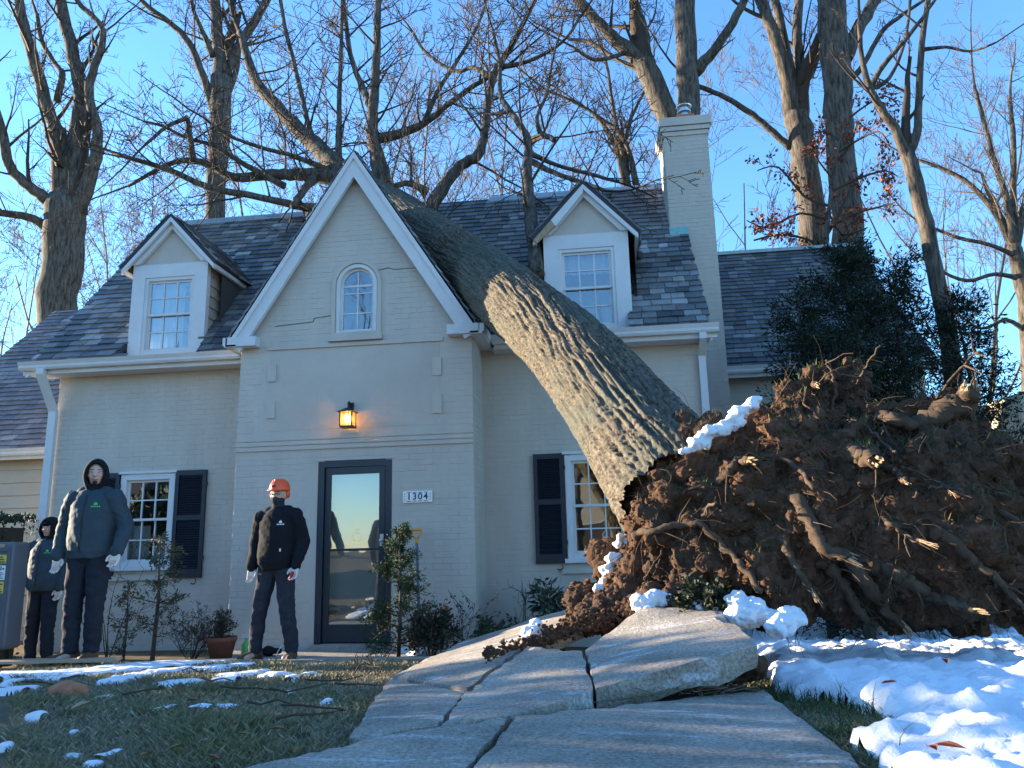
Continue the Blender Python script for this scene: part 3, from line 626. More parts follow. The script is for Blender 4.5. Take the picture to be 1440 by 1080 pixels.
m = MB(); m.tube([(-3.22+.055*math.cos(t*.4), EY+.185, z0+1.30+.055*math.sin(t*.4)) for t in range(17)], .009, 8); m.box(-3.24, -3.20, EY+.19, EY+.204, z0+1.34, z0+1.40); m.build('knocker', MT['black'], idoor)
MB().box(-3.34, -3.06, EY+.195, EY+.204, z0+.30, z0+.37).build('mail_slot', MT['steel'], idoor)
MB().box(x0-.03, x1+.03, EY-.10, EY+.26, z0-.06, z0-.002).build('door_sill', MT['concrete'], house)
m = MB(); m.box(-4.75, -1.75, EY-.75, EY-.012, -.3, .11); m.build('doorstep', MT['concrete'], house)

# ---- lantern and number plate on the wall
def lantern():
    L = empty('wall_lantern', (-3.26, EY-.03, 2.82), 'lit black lantern with amber glass over the front door', 'lamp'); x, y = -3.26, EY-.14; z = 2.86
    MB().box(x-.035, x+.035, EY-.028, EY-.0, z+.13, z+.33).build('backplate', MT['black'], L)
    MB().tube([(x, EY-.02, z+.22), (x, EY-.05, z+.30), (x, EY-.10, z+.33), (x, y, z+.30), (x, y, z+.225)], .011, 8).build('bracket', MT['black'], L)
    m = MB(); m.add([(x-.115,y-.115,z+.18),(x+.115,y-.115,z+.18),(x+.115,y+.105,z+.18),(x-.115,y+.105,z+.18),(x,y,z+.25)], [(0,1,4),(1,2,4),(2,3,4),(3,0,4),(3,2,1,0)]); m.build('cap', MT['black'], L)
    m = MB(); m.box(x-.085,x+.085,y-.085,y+.085,z-.018,z+.0)
    for sx in (-1,1):
        for sy in (-1,1): m.box(x+sx*.078-.008,x+sx*.078+.008,y+sy*.078-.008,y+sy*.078+.008,z,z+.18)
    m.box(x+.028,x+.038,y-.082,y-.074,z,z+.18); m.build('cage', MT['black'], L)
    gm = bpy.data.materials.new('amber_pane'); gm.use_nodes = True; N = gm.node_tree.nodes; b = N['Principled BSDF']; b.inputs['Base Color'].default_value = (1,.72,.38,1); b.inputs['Roughness'].default_value = .5; b.inputs['Transmission Weight'].default_value = .9
    for k, (p, q, r_, s_) in enumerate(((x-.07,x+.07,y-.078,y-.075),(x-.07,x+.07,y+.075,y+.078),(x-.078,x-.075,y-.07,y+.07),(x+.075,x+.078,y-.07,y+.07))): MB().box(p,q,r_,s_,z+.002,z+.178).build('glass_pane', gm, L)
    m = MB(); m.ball((x-.005,y,z+.10), (.026,.026,.05), 12, 8); m.build('bulb', emit_mat('bulb_glow', (1,.60,.20), 22), L)
    pl = bpy.data.lights.new('lantern_light', 'POINT'); pl.energy = .22; pl.color = (1,.55,.20); pl.shadow_soft_size = .03
    po = bpy.data.objects.new('lantern_light', pl); COL.objects.link(po); po.location = (x, y-.05, z+.10); po.parent = L; po.matrix_parent_inverse = ROOT[L.name].copy()
lantern()
def text_mesh(txt, size):
    cu = bpy.data.curves.new('t', 'FONT'); cu.body = txt; cu.size = size; cu.align_x = 'CENTER'; cu.align_y = 'CENTER'; cu.extrude = .0015; cu.offset = .0022
    o = bpy.data.objects.new('t', cu); COL.objects.link(o); dg = bpy.context.evaluated_depsgraph_get(); me = bpy.data.meshes.new_from_object(o.evaluated_get(dg)); bpy.data.objects.remove(o); return me
NPX, NPZ = -2.37, 1.94
npl = empty('house_number_plate', (NPX, EY-.01, NPZ-.07), 'white tiled house number plate reading 1304 beside the front door', 'sign')
MB().box(NPX-.19, NPX+.19, EY-.024, EY-.008, NPZ-.072, NPZ+.072).build('backing', MT['tile'], npl)
for i, ch_ in enumerate('1304'):
    cx = NPX+(i-1.5)*.072
    MB().box(cx-.0345, cx+.0345, EY-.029, EY-.0242, NPZ-.06, NPZ+.06).build('tile', MT['tile'], npl)
    me = text_mesh(ch_, .115); me.transform(Matrix.Translation((cx, EY-.0305, NPZ)) @ Matrix.Rotation(math.pi/2, 4, 'X')); link('numeral', me, MT['digit'], npl)
    for s in (-1, 1): MB().box(cx-.025, cx+.025, EY-.0305, EY-.0292, NPZ+s*.054-.004, NPZ+s*.054+.004).build('border_mark', MT['digit'], npl)
for s in (-1, 1):
    m = MB(); cx = NPX+s*.166
    MB().box(cx-.021, cx+.021, EY-.029, EY-.0242, NPZ-.06, NPZ+.06).build('tile', MT['tile'], npl)
    for zz in (-.035, 0, .035): m.tube([(cx-.010, EY-.030, NPZ+zz-.008), (cx+.008, EY-.030, NPZ+zz), (cx-.006, EY-.030, NPZ+zz+.012)], .0028, 5)
    m.build('scroll_mark', MT['digit'], npl)
# ------------------------------------------------------------------ walkway of heaved slabs
walk = empty('walkway', (0, 4, ground_z(0, 4)), kind='structure')
SLABS = []
from mathutils.geometry import delaunay_2d_cdt
def pin(P, x, y):
    c = False
    for i in range(len(P)):
        (xa, ya), (xb, yb) = P[i], P[i-1]
        if (ya > y) != (yb > y) and x < (xb-xa)*(y-ya)/(yb-ya)+xa: c = not c
    return c
def slab(corners, thick=.11, seed=1, ext=None, drop_only=False):
    # corners: (px, py, height above the terrain) in order; a rough-edged concrete slab with its own thickness
    P = [on_ground(*c) for c in corners] if not isinstance(corners[0], Vector) else corners
    r = random.Random(seed); n = len(P); ring = []
    for i in range(n):
        a, b = P[i], P[(i+1) % n]; m = max(2, int((b-a).length/.07))
        for k in range(m):
            t = k/m; p = a.lerp(b, t); e = 0 if k == 0 else .008
            ring.append(p+Vector((r.uniform(-e, e), r.uniform(-e, e), -.012*(r.random() < .12))))
    c = sum(P, Vector())/n
    # worn top: outline plus an even grid of points inside it, triangulated together
    A_ = np.array([[p.x, p.y, 1] for p in P]); zz = np.array([p.z for p in P]); co = np.linalg.lstsq(A_, zz, rcond=None)[0]; resid = zz-A_@co
    def top_z(x, y):
        w = np.array([1/((x-p.x)**2+(y-p.y)**2+.02)**1.5 for p in P]); return co[0]*x+co[1]*y+co[2]+float((w*resid).sum()/w.sum())
    poly = [(p.x, p.y) for p in ring]; N = len(ring); g = .06
    xs_ = [p[0] for p in poly]; ys_ = [p[1] for p in poly]; inner = []
    x = min(xs_)
    while x < max(xs_):
        y = min(ys_)
        while y < max(ys_):
            q = (x+r.uniform(-.012, .012), y+r.uniform(-.012, .012))
            if pin(poly, *q) and min((q[0]-a)**2+(q[1]-b)**2 for a, b in poly) > .035**2: inner.append(q)
            y += g
        x += g
    pts2 = [Vector(p) for p in poly+inner]
    res = delaunay_2d_cdt(pts2, [(i, (i+1) % N) for i in range(N)], [list(range(N))], 1, 1e-5)
    if len(res[0]) != len(pts2): pass
    vs = []
    for k, q in enumerate(res[0]):
        e = k < N; vs.append(Vector((q.x, q.y, (ring[k].z-.005 if e else top_z(q.x, q.y))+noise.noise(Vector((q.x*2.2, q.y*2.2, seed)))*.008+noise.noise(Vector((q.x*8, q.y*8, seed)))*.003)))
    fs = [tuple(f) for f in res[2]]
    if fs:
        a_, b_, c_ = (vs[k] for k in fs[0][:3]); flip = (b_-a_).cross(c_-a_).z < 0
        if flip: fs = [f[::-1] for f in fs]
    ccw = sum(poly[i][0]*poly[(i+1) % N][1]-poly[(i+1) % N][0]*poly[i][1] for i in range(N)) > 0
    o0 = len(vs); sd_f = []
    for li, d in enumerate((.4, .75, 1.0)):
        for i, p in enumerate(ring):
            q = p-Vector((0, 0, thick*d)); w = noise.noise(Vector((q.x*9, q.y*9, q.z*20+seed))); out = (p-c); out.z = 0; out.normalize()
            vs.append(q+out*(w*.014-.012*(li == 2))+Vector((0, 0, .03*noise.noise(Vector((q.x*7, q.y*7, 9))) if li == 2 else 0)))
    for li in range(3):
        a0 = 0 if li == 0 else o0+(li-1)*N; b0 = o0+li*N
        sd_f += [(a0+i, b0+i, b0+(i+1) % N, a0+(i+1) % N) for i in range(N)]
    sd_f.append(tuple(range(o0+2*N, o0+3*N))[::-1])
    if not ccw: sd_f = [f[::-1] for f in sd_f]
    fs += sd_f
    mb = MB().add(vs, fs); 
    SLABS.append([(p.x, p.y) for p in P])
    return mb.build('slab', MT['concrete'], walk)
A, B_, C_, D_ = on_ground(724, 1006, .05), on_ground(1074, 968, .05), on_ground(1222, 1082, .05), on_ground(662, 1082, .05)
slab([A, B_, B_+(C_-B_)*2.2, A+(D_-A)*2.2], seed=1)
E_ = on_ground(490, 1040, .04); F_ = on_ground(335, 1082, .04); A2 = on_ground(713, 1008, .045); D2 = on_ground(650, 1082, .045)
slab([E_, A2, A2+(D2-A2)*2.2, E_+(F_-E_)*2.2], seed=2)
slab([(492, 1036, .04), (615, 1020, .045), (651, 972, .06), (548, 952, .045)], seed=3)
slab([on_ground(621, 1019, .05), at(724, 1003, 3.12), at(833, 969, 3.46), at(818, 914, 4.35), at(742, 908, 4.72), on_ground(655, 972, .06)], seed=4)
slab([at(838, 967, 3.48), at(1064, 905, 3.72), at(1040, 880, 4.2), at(1000, 856, 4.75), at(905, 850, 4.95), at(823, 913, 4.36)], thick=.11, seed=5)
slab([on_ground(552, 950, .045), at(651, 901, 6.2), at(800, 856, 6.2), at(880, 848, 5.6), at(738, 905, 4.8), at(657, 966, 4.05)], seed=6)
# flat path between the doorstep and the first tilted slab
for i, (x0, x1) in enumerate(((-4.6, -3.5), (-3.48, -2.4), (-2.38, -1.5))):
    q = [Vector((x0, 8.84, .10)), Vector((x1, 8.84, .10)), Vector((x1, 7.55, .27)), Vector((x0, 7.55, .27))]
    for p in q: p.z = ground_z(p.x, p.y)+.03
    slab(q, .09, 10+i)
def on_slab(x, y):
    for P in SLABS:
        c = False; n = len(P)
        for i in range(n):
            (xa, ya), (xb, yb) = P[i], P[i-1]
            if (ya > y) != (yb > y) and x < (xb-xa)*(y-ya)/(yb-ya)+xa: c = not c
        if c: return True
    return False

# ------------------------------------------------------------------ tubes for branches, vectorised
def tubes_mesh(paths, sides=4, name='branches'):
    V = []; F = []; off = 0; groups = {}
    for p, r in paths: groups.setdefault(len(p), []).append((p, r))
    for n, lst in groups.items():
        P = np.array([p for p, r in lst], np.float32); R_ = np.array([r for p, r in lst], np.float32); m = len(lst)
        T = np.empty_like(P); T[:, 1:-1] = P[:, 2:]-P[:, :-2]; T[:, 0] = P[:, 1]-P[:, 0]; T[:, -1] = P[:, -1]-P[:, -2]
        T /= np.linalg.norm(T, axis=2, keepdims=True)+1e-9
        ref = np.zeros((m, 1, 3), np.float32); ov = P[:, -1]-P[:, 0]; ov /= np.linalg.norm(ov, axis=1, keepdims=True)+1e-9
        ref[:, 0, 2] = np.abs(ov[:, 2]) < .8; ref[:, 0, 0] = np.abs(ov[:, 2]) >= .8
        A_ = np.cross(T, np.broadcast_to(ref, T.shape)); A_ /= np.linalg.norm(A_, axis=2, keepdims=True)+1e-9; Bv = np.cross(T, A_)
        w = np.arange(sides)*2*np.pi/sides
        ring = P[:, :, None]+R_[:, :, None, None]*(A_[:, :, None]*np.cos(w)[None, None, :, None]+Bv[:, :, None]*np.sin(w)[None, None, :, None])
        V.append(ring.reshape(-1, 3)); base = off+np.arange(m)[:, None, None]*n*sides+np.arange(n-1)[None, :, None]*sides
        j = np.arange(sides)[None, None]; k = (j+1) % sides
        F.append(np.stack([base+j, base+sides+j, base+sides+k, base+k], -1).reshape(-1, 4)); off += m*n*sides
    return np_mesh(name, np.concatenate(V), np.concatenate(F), smooth=True)
def rvec(r): 
    z = r.uniform(-1, 1); a = r.uniform(0, 2*math.pi); q = math.sqrt(1-z*z); return Vector((q*math.cos(a), q*math.sin(a), z))
def grow(out, p, d, L, r0, lvl, r, up=.12, kids=5, spread=.75, minr=.0065, wig=.16):
    n = 6 if lvl > 1 else (5 if lvl else 4); pts = [p.copy()]; rad = [r0]; d = d.normalized(); dirs = [d]
    for i in range(1, n):
        d = (d+rvec(r)*wig+Vector((0, 0, up))).normalized(); p = p+d*(L/(n-1)); pts.append(p); dirs.append(d); rad.append(max(minr, r0*(1-.72*i/(n-1))))
    out.append(([tuple(q) for q in pts], rad))
    if lvl <= 0: return
    k = max(2, int(kids*r.uniform(.7, 1.3)))
    for j in range(k):
        t = (.22+.78*(j+r.random())/k)*(n-1); i = min(int(t), n-2); q = pts[i].lerp(pts[i+1], t-i); dd = dirs[i+1]
        perp = dd.cross(rvec(r)).normalized(); nd = dd*(1-spread*.55)+perp*spread
        grow(out, q, nd, L*r.uniform(.38, .68)*(1-.35*t/(n-1)), max(minr, rad[i]*r.uniform(.36, .56)), lvl-1, r, up, kids, spread, minr, wig)
def limb3(trace, Y0, Y1, n_sub=3, r=None, wob=.02):
    # limb traced in the photograph, given its own distances: catmull-rom through the points
    m = len(trace); K = []
    for i, (x, y, q) in enumerate(trace):
        Y = Y0+(Y1-Y0)*i/max(1, m-1); p = at(x, y, Y); K.append((p, q*proj(p)[2]/FPX*.88))
    pts = []; rad = []
    for i in range(m-1):
        p0, p1, p2, p3 = K[max(i-1,0)][0], K[i][0], K[i+1][0], K[min(i+2,m-1)][0]
        for s in range(n_sub):
            t = s/n_sub; q = .5*((2*p1)+(p2-p0)*t+(2*p0-5*p1+4*p2-p3)*t*t+(3*p1-p0-3*p2+p3)*t**3)
            if r: q += rvec(r)*wob*K[i][1]*6
            pts.append(q); rad.append(K[i][1]*(1-t)+K[i+1][1]*t)
    pts.append(K[-1][0]); rad.append(K[-1][1]); return pts, rad
def sprout(out, pts, rad, r, dens, L0, lvl, up, kids, from_t=.1, spread=.9, cap=.09):
    for i in range(len(pts)-1):
        if i/(len(pts)-1) < from_t: continue
        seg = pts[i+1]-pts[i]; k = seg.length*dens; k = int(k)+(r.random() < k-int(k))
        for _ in range(k):
            q = pts[i].lerp(pts[i+1], r.random()); perp = seg.normalized().cross(rvec(r)).normalized()
            d = seg.normalized()*.5+perp*spread+Vector((0,0,.25)); br = min(rad[i]*r.uniform(.22, .5), cap)
            grow(out, q, d, L0*r.uniform(.5, 1.25)*(.6+.4*min(1, br/.05)), br, lvl, r, up, kids)
NTRI = 0
def traced_tree(name, label, limbs, seed, dens=1.1, L0=2.2, lvl=2, kids=4, bark='bark', twig='twig', up=.10, trunk_n=1, group=None, cat='tree', cap=.09):
    r = random.Random(seed); root_p = None; wood = MB(); fine = []
    tr = None
    for i, (Y0, Y1, tc) in enumerate(limbs):
        pts, rad = limb3(tc, Y0, Y1, 4, r)
        if i >= trunk_n: rad = [q*(1-.22*min(1, 3*j/len(rad))) for j, q in enumerate(rad)]
        if i == 0:
            base = pts[0].copy(); root = empty(name, (base.x, base.y, ground_z(base.x, base.y)), label, cat, group); tm = MB()
        (tm if i < trunk_n else wood).tube(pts, rad, 14 if i < trunk_n else 9)
        if i > 0 or len(limbs) == 1: sprout(fine, pts, rad, r, dens, L0, lvl, up, kids, .08, cap=cap)
        if pts[-1].z > 3: grow(fine, pts[-1], pts[-1]-pts[-2], L0*1.2, rad[-1]*.95, min(3, lvl+1), r, up, kids)
    me = tm.mesh('trunk', True); 
    link('trunk', me, MT[bark], root)
    if wood.v: wood.build('limbs', MT[bark], root, True)
    if fine: link('crown', tubes_mesh(fine, 3 if lvl > 1 else 4, 'crown'), MT[twig], root)
    return root
def free_tree(name, label, x, y, h, seed, r0=.28, fork=.3, kids=4, lvl=4, bark='bark', twig='twig', group=None, spread=.62, n=5, minr=.006):
    r = random.Random(seed); z = ground_z(x, y); root = empty(name, (x, y, z), label, 'tree', group); out = []
    top = Vector((x+r.uniform(-.4, .4), y, z+h*fork)); m = MB(); m.tube([(x, y, z-.2), (x, y, z+h*fork*.5), top], [r0*1.25, r0, r0*.85], 10); m.build('trunk', MT[bark], root, True)
    for i in range(n):
        a = 2*math.pi*(i+r.random()*.6)/n; d = Vector((math.cos(a)*spread, math.sin(a)*spread, 1)); grow(out, top, d, h*r.uniform(.42, .62), r0*r.uniform(.4, .65), lvl, r, .10, kids, .62, minr, .11)
    link('crown', tubes_mesh(out, 3, 'crown'), MT[twig], root); return root
# ------------------------------------------------------------------ trees behind the house
BT = 'bare trees behind the house'
def down(x, Y, r): return (x, 540+ (1.3/ (Y))*FPX*1.0+230, r)   # foot of a trunk a little below the terrain
traced_tree('bare_tree', 'thick bare tree with several upright limbs behind the garage wing', [
    (22, 22, [(72, 840, 36), (76, 560, 31), (80, 440, 29), (88, 350, 30), (96, 285, 30)]),
    (22, 21, [(92, 300, 19), (84, 200, 14), (72, 165, 12), (55, 110, 12), (42, 65, 11), (30, 20, 10), (18, -60, 8)]),
    (22, 22.6, [(100, 300, 19), (106, 215, 17), (113, 140, 13), (105, 85, 13), (94, 40, 12), (75, -40, 10)]),
    (22, 21.4, [(108, 300, 15), (132, 233, 11), (137, 187, 10), (125, 127, 9), (133, 93, 8), (145, 43, 6), (107, 0, 5), (95, -30, 4)]),
    (22, 20.5, [(80, 300, 13), (66, 280, 12), (42, 262, 11), (14, 235, 10), (4, 190, 9), (-12, 140, 8)]),
    (22, 21, [(70, 322, 9), (40, 305, 8), (0, 300, 7), (-40, 292, 6)]),
    (22, 23, [(80, 142, 6), (87, 105, 6), (78, 90, 5), (60, 60, 5), (52, 20, 4)])], 11, 1.4, 2.6, 3, 4, group=BT)
traced_tree('bare_tree', 'straight bare tree rising behind the ridge by the dormer with curtains', [
    (24, 24, [(296, 830, 21), (300, 420, 17), (303, 290, 15), (307, 200, 16), (312, 110, 17)]),
    (24, 24.3, [(312, 115, 14), (306, 50, 12), (300, -30, 10)]),
    (24, 23, [(304, 165, 8), (287, 110, 7), (265, 60, 7), (240, 33, 6), (200, 2, 5), (180, -30, 4)]),
    (24, 25, [(316, 105, 10), (330, 75, 9), (347, 45, 9), (370, 10, 8), (388, -25, 7)]),
    (24, 23, [(300, 80, 5), (285, 45, 5), (272, 15, 4), (268, -20, 4)]),
    (24, 25, [(320, 130, 6), (333, 95, 5), (335, 50, 5), (325, 0, 4)])], 12, 1.6, 2.6, 3, 4, group=BT)
traced_tree('bare_tree', 'brown bare tree forking left behind the chimney', [
    (20, 20, [(985, 830, 25), (968, 330, 19), (950, 200, 18), (925, 135, 18), (907, 88, 17)]),
    (20, 19.5, [(908, 92, 14), (868, 58, 12), (838, 28, 11), (806, -8, 10), (780, -40, 9)]),
    (20, 20.5, [(905, 90, 13), (906, 52, 11), (897, 20, 10), (886, -15, 9)]),
    (20, 19, [(885, 72, 5), (862, 80, 4), (835, 84, 4), (805, 66, 3)]),
    (20, 21, [(905, 100, 5), (870, 85, 4), (830, 60, 4), (800, 55, 3)])], 13, 1.5, 2.4, 3, 4, 'bark2', group=BT)
traced_tree('bare_tree', 'straight bare tree standing right behind the chimney cap', [
    (18.5, 18.5, [(985, 830, 22), (974, 320, 18), (968, 150, 18), (966, 80, 17), (962, 0, 16), (960, -50, 15)]),
    (18.5, 18, [(978, 100, 11), (1004, 70, 10), (1030, 32, 9), (1052, -10, 8)])], 14, .7, 2.0, 3, 4, 'bark2', group=BT)
traced_tree('bare_tree', 'sunlit bare tree with a low limb reaching towards the chimney', [
    (21, 21, [(1150, 830, 26), (1145, 400, 22), (1141, 300, 21), (1130, 215, 21), (1120, 160, 19)]),
    (21, 20.6, [(1116, 165, 15), (1102, 95, 14), (1086, 42, 12), (1064, -15, 11)]),
    (21, 21.2, [(1120, 150, 11), (1106, 80, 10), (1094, 20, 9), (1085, -20, 8)]),
    (21, 21.5, [(1127, 170, 13), (1126, 105, 11), (1121, 45, 10), (1127, -20, 9)]),
    (21, 20, [(1112, 208, 6), (1080, 180, 6), (1050, 155, 6), (1012, 133, 5), (982, 121, 5), (960, 105, 3)]),
    (21, 22, [(1130, 120, 6), (1145, 95, 5), (1155, 60, 5), (1160, 10, 4)])], 15, .8, 2.0, 3, 4, 'bark2', group=BT)
traced_tree('bare_tree', 'stoutest bare tree with ridged bark above the side wing', [
    (20, 20, [(1198, 830, 27), (1194, 420, 24), (1190, 300, 23), (1182, 200, 21), (1176, 110, 22), (1172, 40, 22), (1164, -30, 20)]),
    (20, 20.6, [(1186, 80, 15), (1206, 42, 13), (1222, 15, 12), (1240, -20, 11)]),
    (20, 19, [(1195, 112, 6), (1215, 90, 5), (1240, 45, 5), (1270, 20, 4), (1300, 0, 3)])], 16, .6, 2.0, 3, 4, 'bark2', group=BT)
traced_tree('bare_tree', 'slender leaning bare tree forking above the dark evergreens', [
    (15.5, 15.5, [(1362, 830, 17), (1338, 500, 14), (1322, 420, 13), (1306, 335, 12), (1286, 255, 12), (1276, 215, 11)]),
    (15.5, 15, [(1280, 232, 9), (1258, 180, 8), (1240, 155, 8), (1222, 120, 7), (1212, 80, 5), (1208, 30, 4)]),
    (15.5, 15.2, [(1278, 215, 8), (1289, 190, 8), (1292, 130, 7), (1297, 60, 6), (1308, -20, 5)]),
    (15.4, 14.8, [(1224, 122, 5), (1242, 92, 5), (1265, 65, 5), (1290, 35, 4), (1318, -5, 3)]),
    (15.4, 16, [(1225, 125, 4), (1250, 110, 4), (1272, 60, 3), (1280, 0, 3)]),
    (15.4, 14.6, [(1296, 70, 4), (1330, 66, 3), (1365, 72, 2.5), (1400, 60, 2)])], 17, 1.1, 1.7, 3, 3, group=BT)
traced_tree('pale_tree', 'pale fan-shaped bare tree beside the sunlit neighbouring wall', [
    (26, 26, [(1462, 840, 14), (1448, 480, 13), (1438, 400, 12), (1425, 345, 10)]),
    (26, 26.5, [(1426, 350, 7), (1400, 300, 6), (1365, 260, 5), (1320, 235, 4), (1290, 225, 3)]),
    (26, 25.5, [(1425, 345, 7), (1415, 280, 6), (1395, 215, 5), (1378, 150, 4), (1370, 120, 3)]),
    (26, 27, [(1426, 345, 7), (1425, 270, 6), (1425, 200, 5), (1420, 140, 4)]),
    (26, 25, [(1428, 345, 7), (1445, 270, 6), (1455, 200, 5), (1465, 140, 4)]),
    (26, 25, [(1435, 365, 5), (1395, 345, 4), (1350, 335, 4), (1310, 320, 3)]),
    (26, 25.4, [(1440, 395, 5), (1400, 385, 4), (1360, 395, 4), (1320, 380, 3)]),
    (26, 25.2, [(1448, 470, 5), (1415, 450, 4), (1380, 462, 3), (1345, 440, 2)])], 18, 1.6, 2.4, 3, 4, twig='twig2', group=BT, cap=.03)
traced_tree('bare_tree', 'spindly many-stemmed bare tree behind the ridge between fallen trunk and chimney', [
    (24, 24, [(882, 830, 9), (884, 330, 8), (880, 262, 7)]),
    (24, 23.5, [(880, 262, 6), (868, 215, 5), (858, 190, 5), (835, 160, 4), (800, 140, 3), (770, 128, 3)]),
    (24, 24.5, [(884, 264, 5), (872, 200, 5), (862, 150, 4), (855, 100, 3), (845, 60, 3)]),
    (24, 24, [(895, 262, 6), (885, 215, 5), (870, 185, 5), (850, 170, 4), (820, 150, 3)]),
    (24, 25, [(880, 195, 4), (890, 160, 3), (905, 130, 3), (915, 100, 3)])], 19, 2.2, 2.1, 3, 4, group=BT, cap=.035)
for i, (px, Y, h, sd_, lab) in enumerate(((20, 44, 31, 31, 'distant hazy bare tree at the left of the garage roof'), (168, 40, 28, 33, 'distant bare tree seen between the thick tree and the curtained dormer'),
        (235, 46, 31, 34, 'distant fine-twigged bare tree behind the curtained dormer'), (650, 36, 29, 36, 'distant bare tree behind the broken ridge'),
        (1040, 40, 23, 38, 'distant bare tree right of the chimney'), (1385, 46, 34, 40, 'tall distant bare tree behind the dark evergreens'), (800, 48, 38, 41, 'distant bare tree behind the torn dormer'), (430, 42, 36, 42, 'distant bare tree behind the entrance gable'))):
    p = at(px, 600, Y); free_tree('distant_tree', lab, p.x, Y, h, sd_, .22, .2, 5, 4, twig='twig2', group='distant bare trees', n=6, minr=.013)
# the trees across the street that the storm door and windows mirror
for i, (x, y, h, sd_) in enumerate(((-9.3, -12, 14, 51), (-1.5, -17, 15, 52), (6, -14, 13, 53), (-17.5, -12, 13, 54), (13, -19, 15, 55))):
    free_tree('street_tree', 'bare street tree across the road, mirrored in the door and window glass', x, y, h, sd_, .32, .28, 4, 3, group='street trees across the road')

# ------------------------------------------------------------------ the fallen tree
ft = empty('fallen_tree', tuple(at(1000, 800, 5.6)), 'huge uprooted tree lying across the house roof with its root plate torn up', 'tree')
TR = [(966, 714, 5.45, .435), (948, 686, 5.7, .445), (925, 650, 6.02, .45), (890, 602, 6.5, .445), (835, 535, 7.25, .43), (780, 474, 8.15, .42), (722, 425, 9.15, .42), (664, 380, 10.2, .43), (612, 340, 11.2, .43), (570, 309, 12.05, .42), (530, 284, 12.9, .40), (495, 262, 13.6, .34)]
def fallen_trunk():
    K = [(at(x, y, Y), r) for x, y, Y, r in TR]; n_sub = 44; pts = []; rad = []
    for i in range(len(K)-1):
        p0, p1, p2, p3 = K[max(i-1,0)][0], K[i][0], K[i+1][0], K[min(i+2,len(K)-1)][0]
        for s in range(n_sub):
            t = s/n_sub; pts.append(.5*((2*p1)+(p2-p0)*t+(2*p0-5*p1+4*p2-p3)*t*t+(3*p1-p0-3*p2+p3)*t**3)); rad.append(K[i][1]*(1-t)+K[i+1][1]*t)
    k = 240; v = []; f = []; s_ = 0.; n = len(pts)
    for i, p in enumerate(pts):
        if i: s_ += (p-pts[i-1]).length
        t = (pts[min(i+1,n-1)]-pts[max(i-1,0)]).normalized(); a = t.cross(Vector((0,0,1))).normalized(); b = t.cross(a)
        for j in range(k):
            w = 2*math.pi*j/k; d = a*math.cos(w)+b*math.sin(w); flare = max(0, 1-s_/1.6)
            q = Vector((math.cos(w)*rad[i]*1.0, math.sin(w)*rad[i]*1.0, s_))
            tw = w+.25*math.sin(s_*.9)+.12*noise.noise(Vector((0, 0, s_*2.0)))
            u = Vector((math.cos(tw)*10.5, math.sin(tw)*10.5, s_*.9)); ridge = abs(noise.noise(u)); r2 = abs(noise.noise(Vector((u.x*2.1+7, u.y*2.1, s_*1.5)))); pl = noise.noise(Vector((u.x*3, u.y*3, s_*6)))
            h = .036*min(1, ridge*3.6)**.7+.028*min(1, r2*3.6)**.7+.011*pl
            big = .035*noise.noise(Vector((math.cos(w)*.9, math.sin(w)*.9, s_*.5)))+flare*.16*max(0, noise.noise(Vector((math.cos(w)*1.4+5, math.sin(w)*1.4, .3))))
            v.append(tuple(p+d*(rad[i]-.04+h*(.6 if s_ > 7 else 1)+big)))
    f = [(i*k+j, i*k+(j+1) % k, (i+1)*k+(j+1) % k, (i+1)*k+j) for i in range(n-1) for j in range(k)]; v.append(tuple(pts[0])); f += [(j, len(v)-1, len(v)-1, (j+1) % k) for j in range(0)]
    return link('trunk', np_mesh('trunk', np.array(v), np.array(f)[:, ::-1], smooth=True), None, ft), pts, rad
FT, FTP, FTR = fallen_trunk()
FT.data.materials.append(bark_mat('fallen_bark', (.045,.036,.027), (.24,.20,.145), (13, 13, 13), moss=(.115,.12,.095), bump=.03))
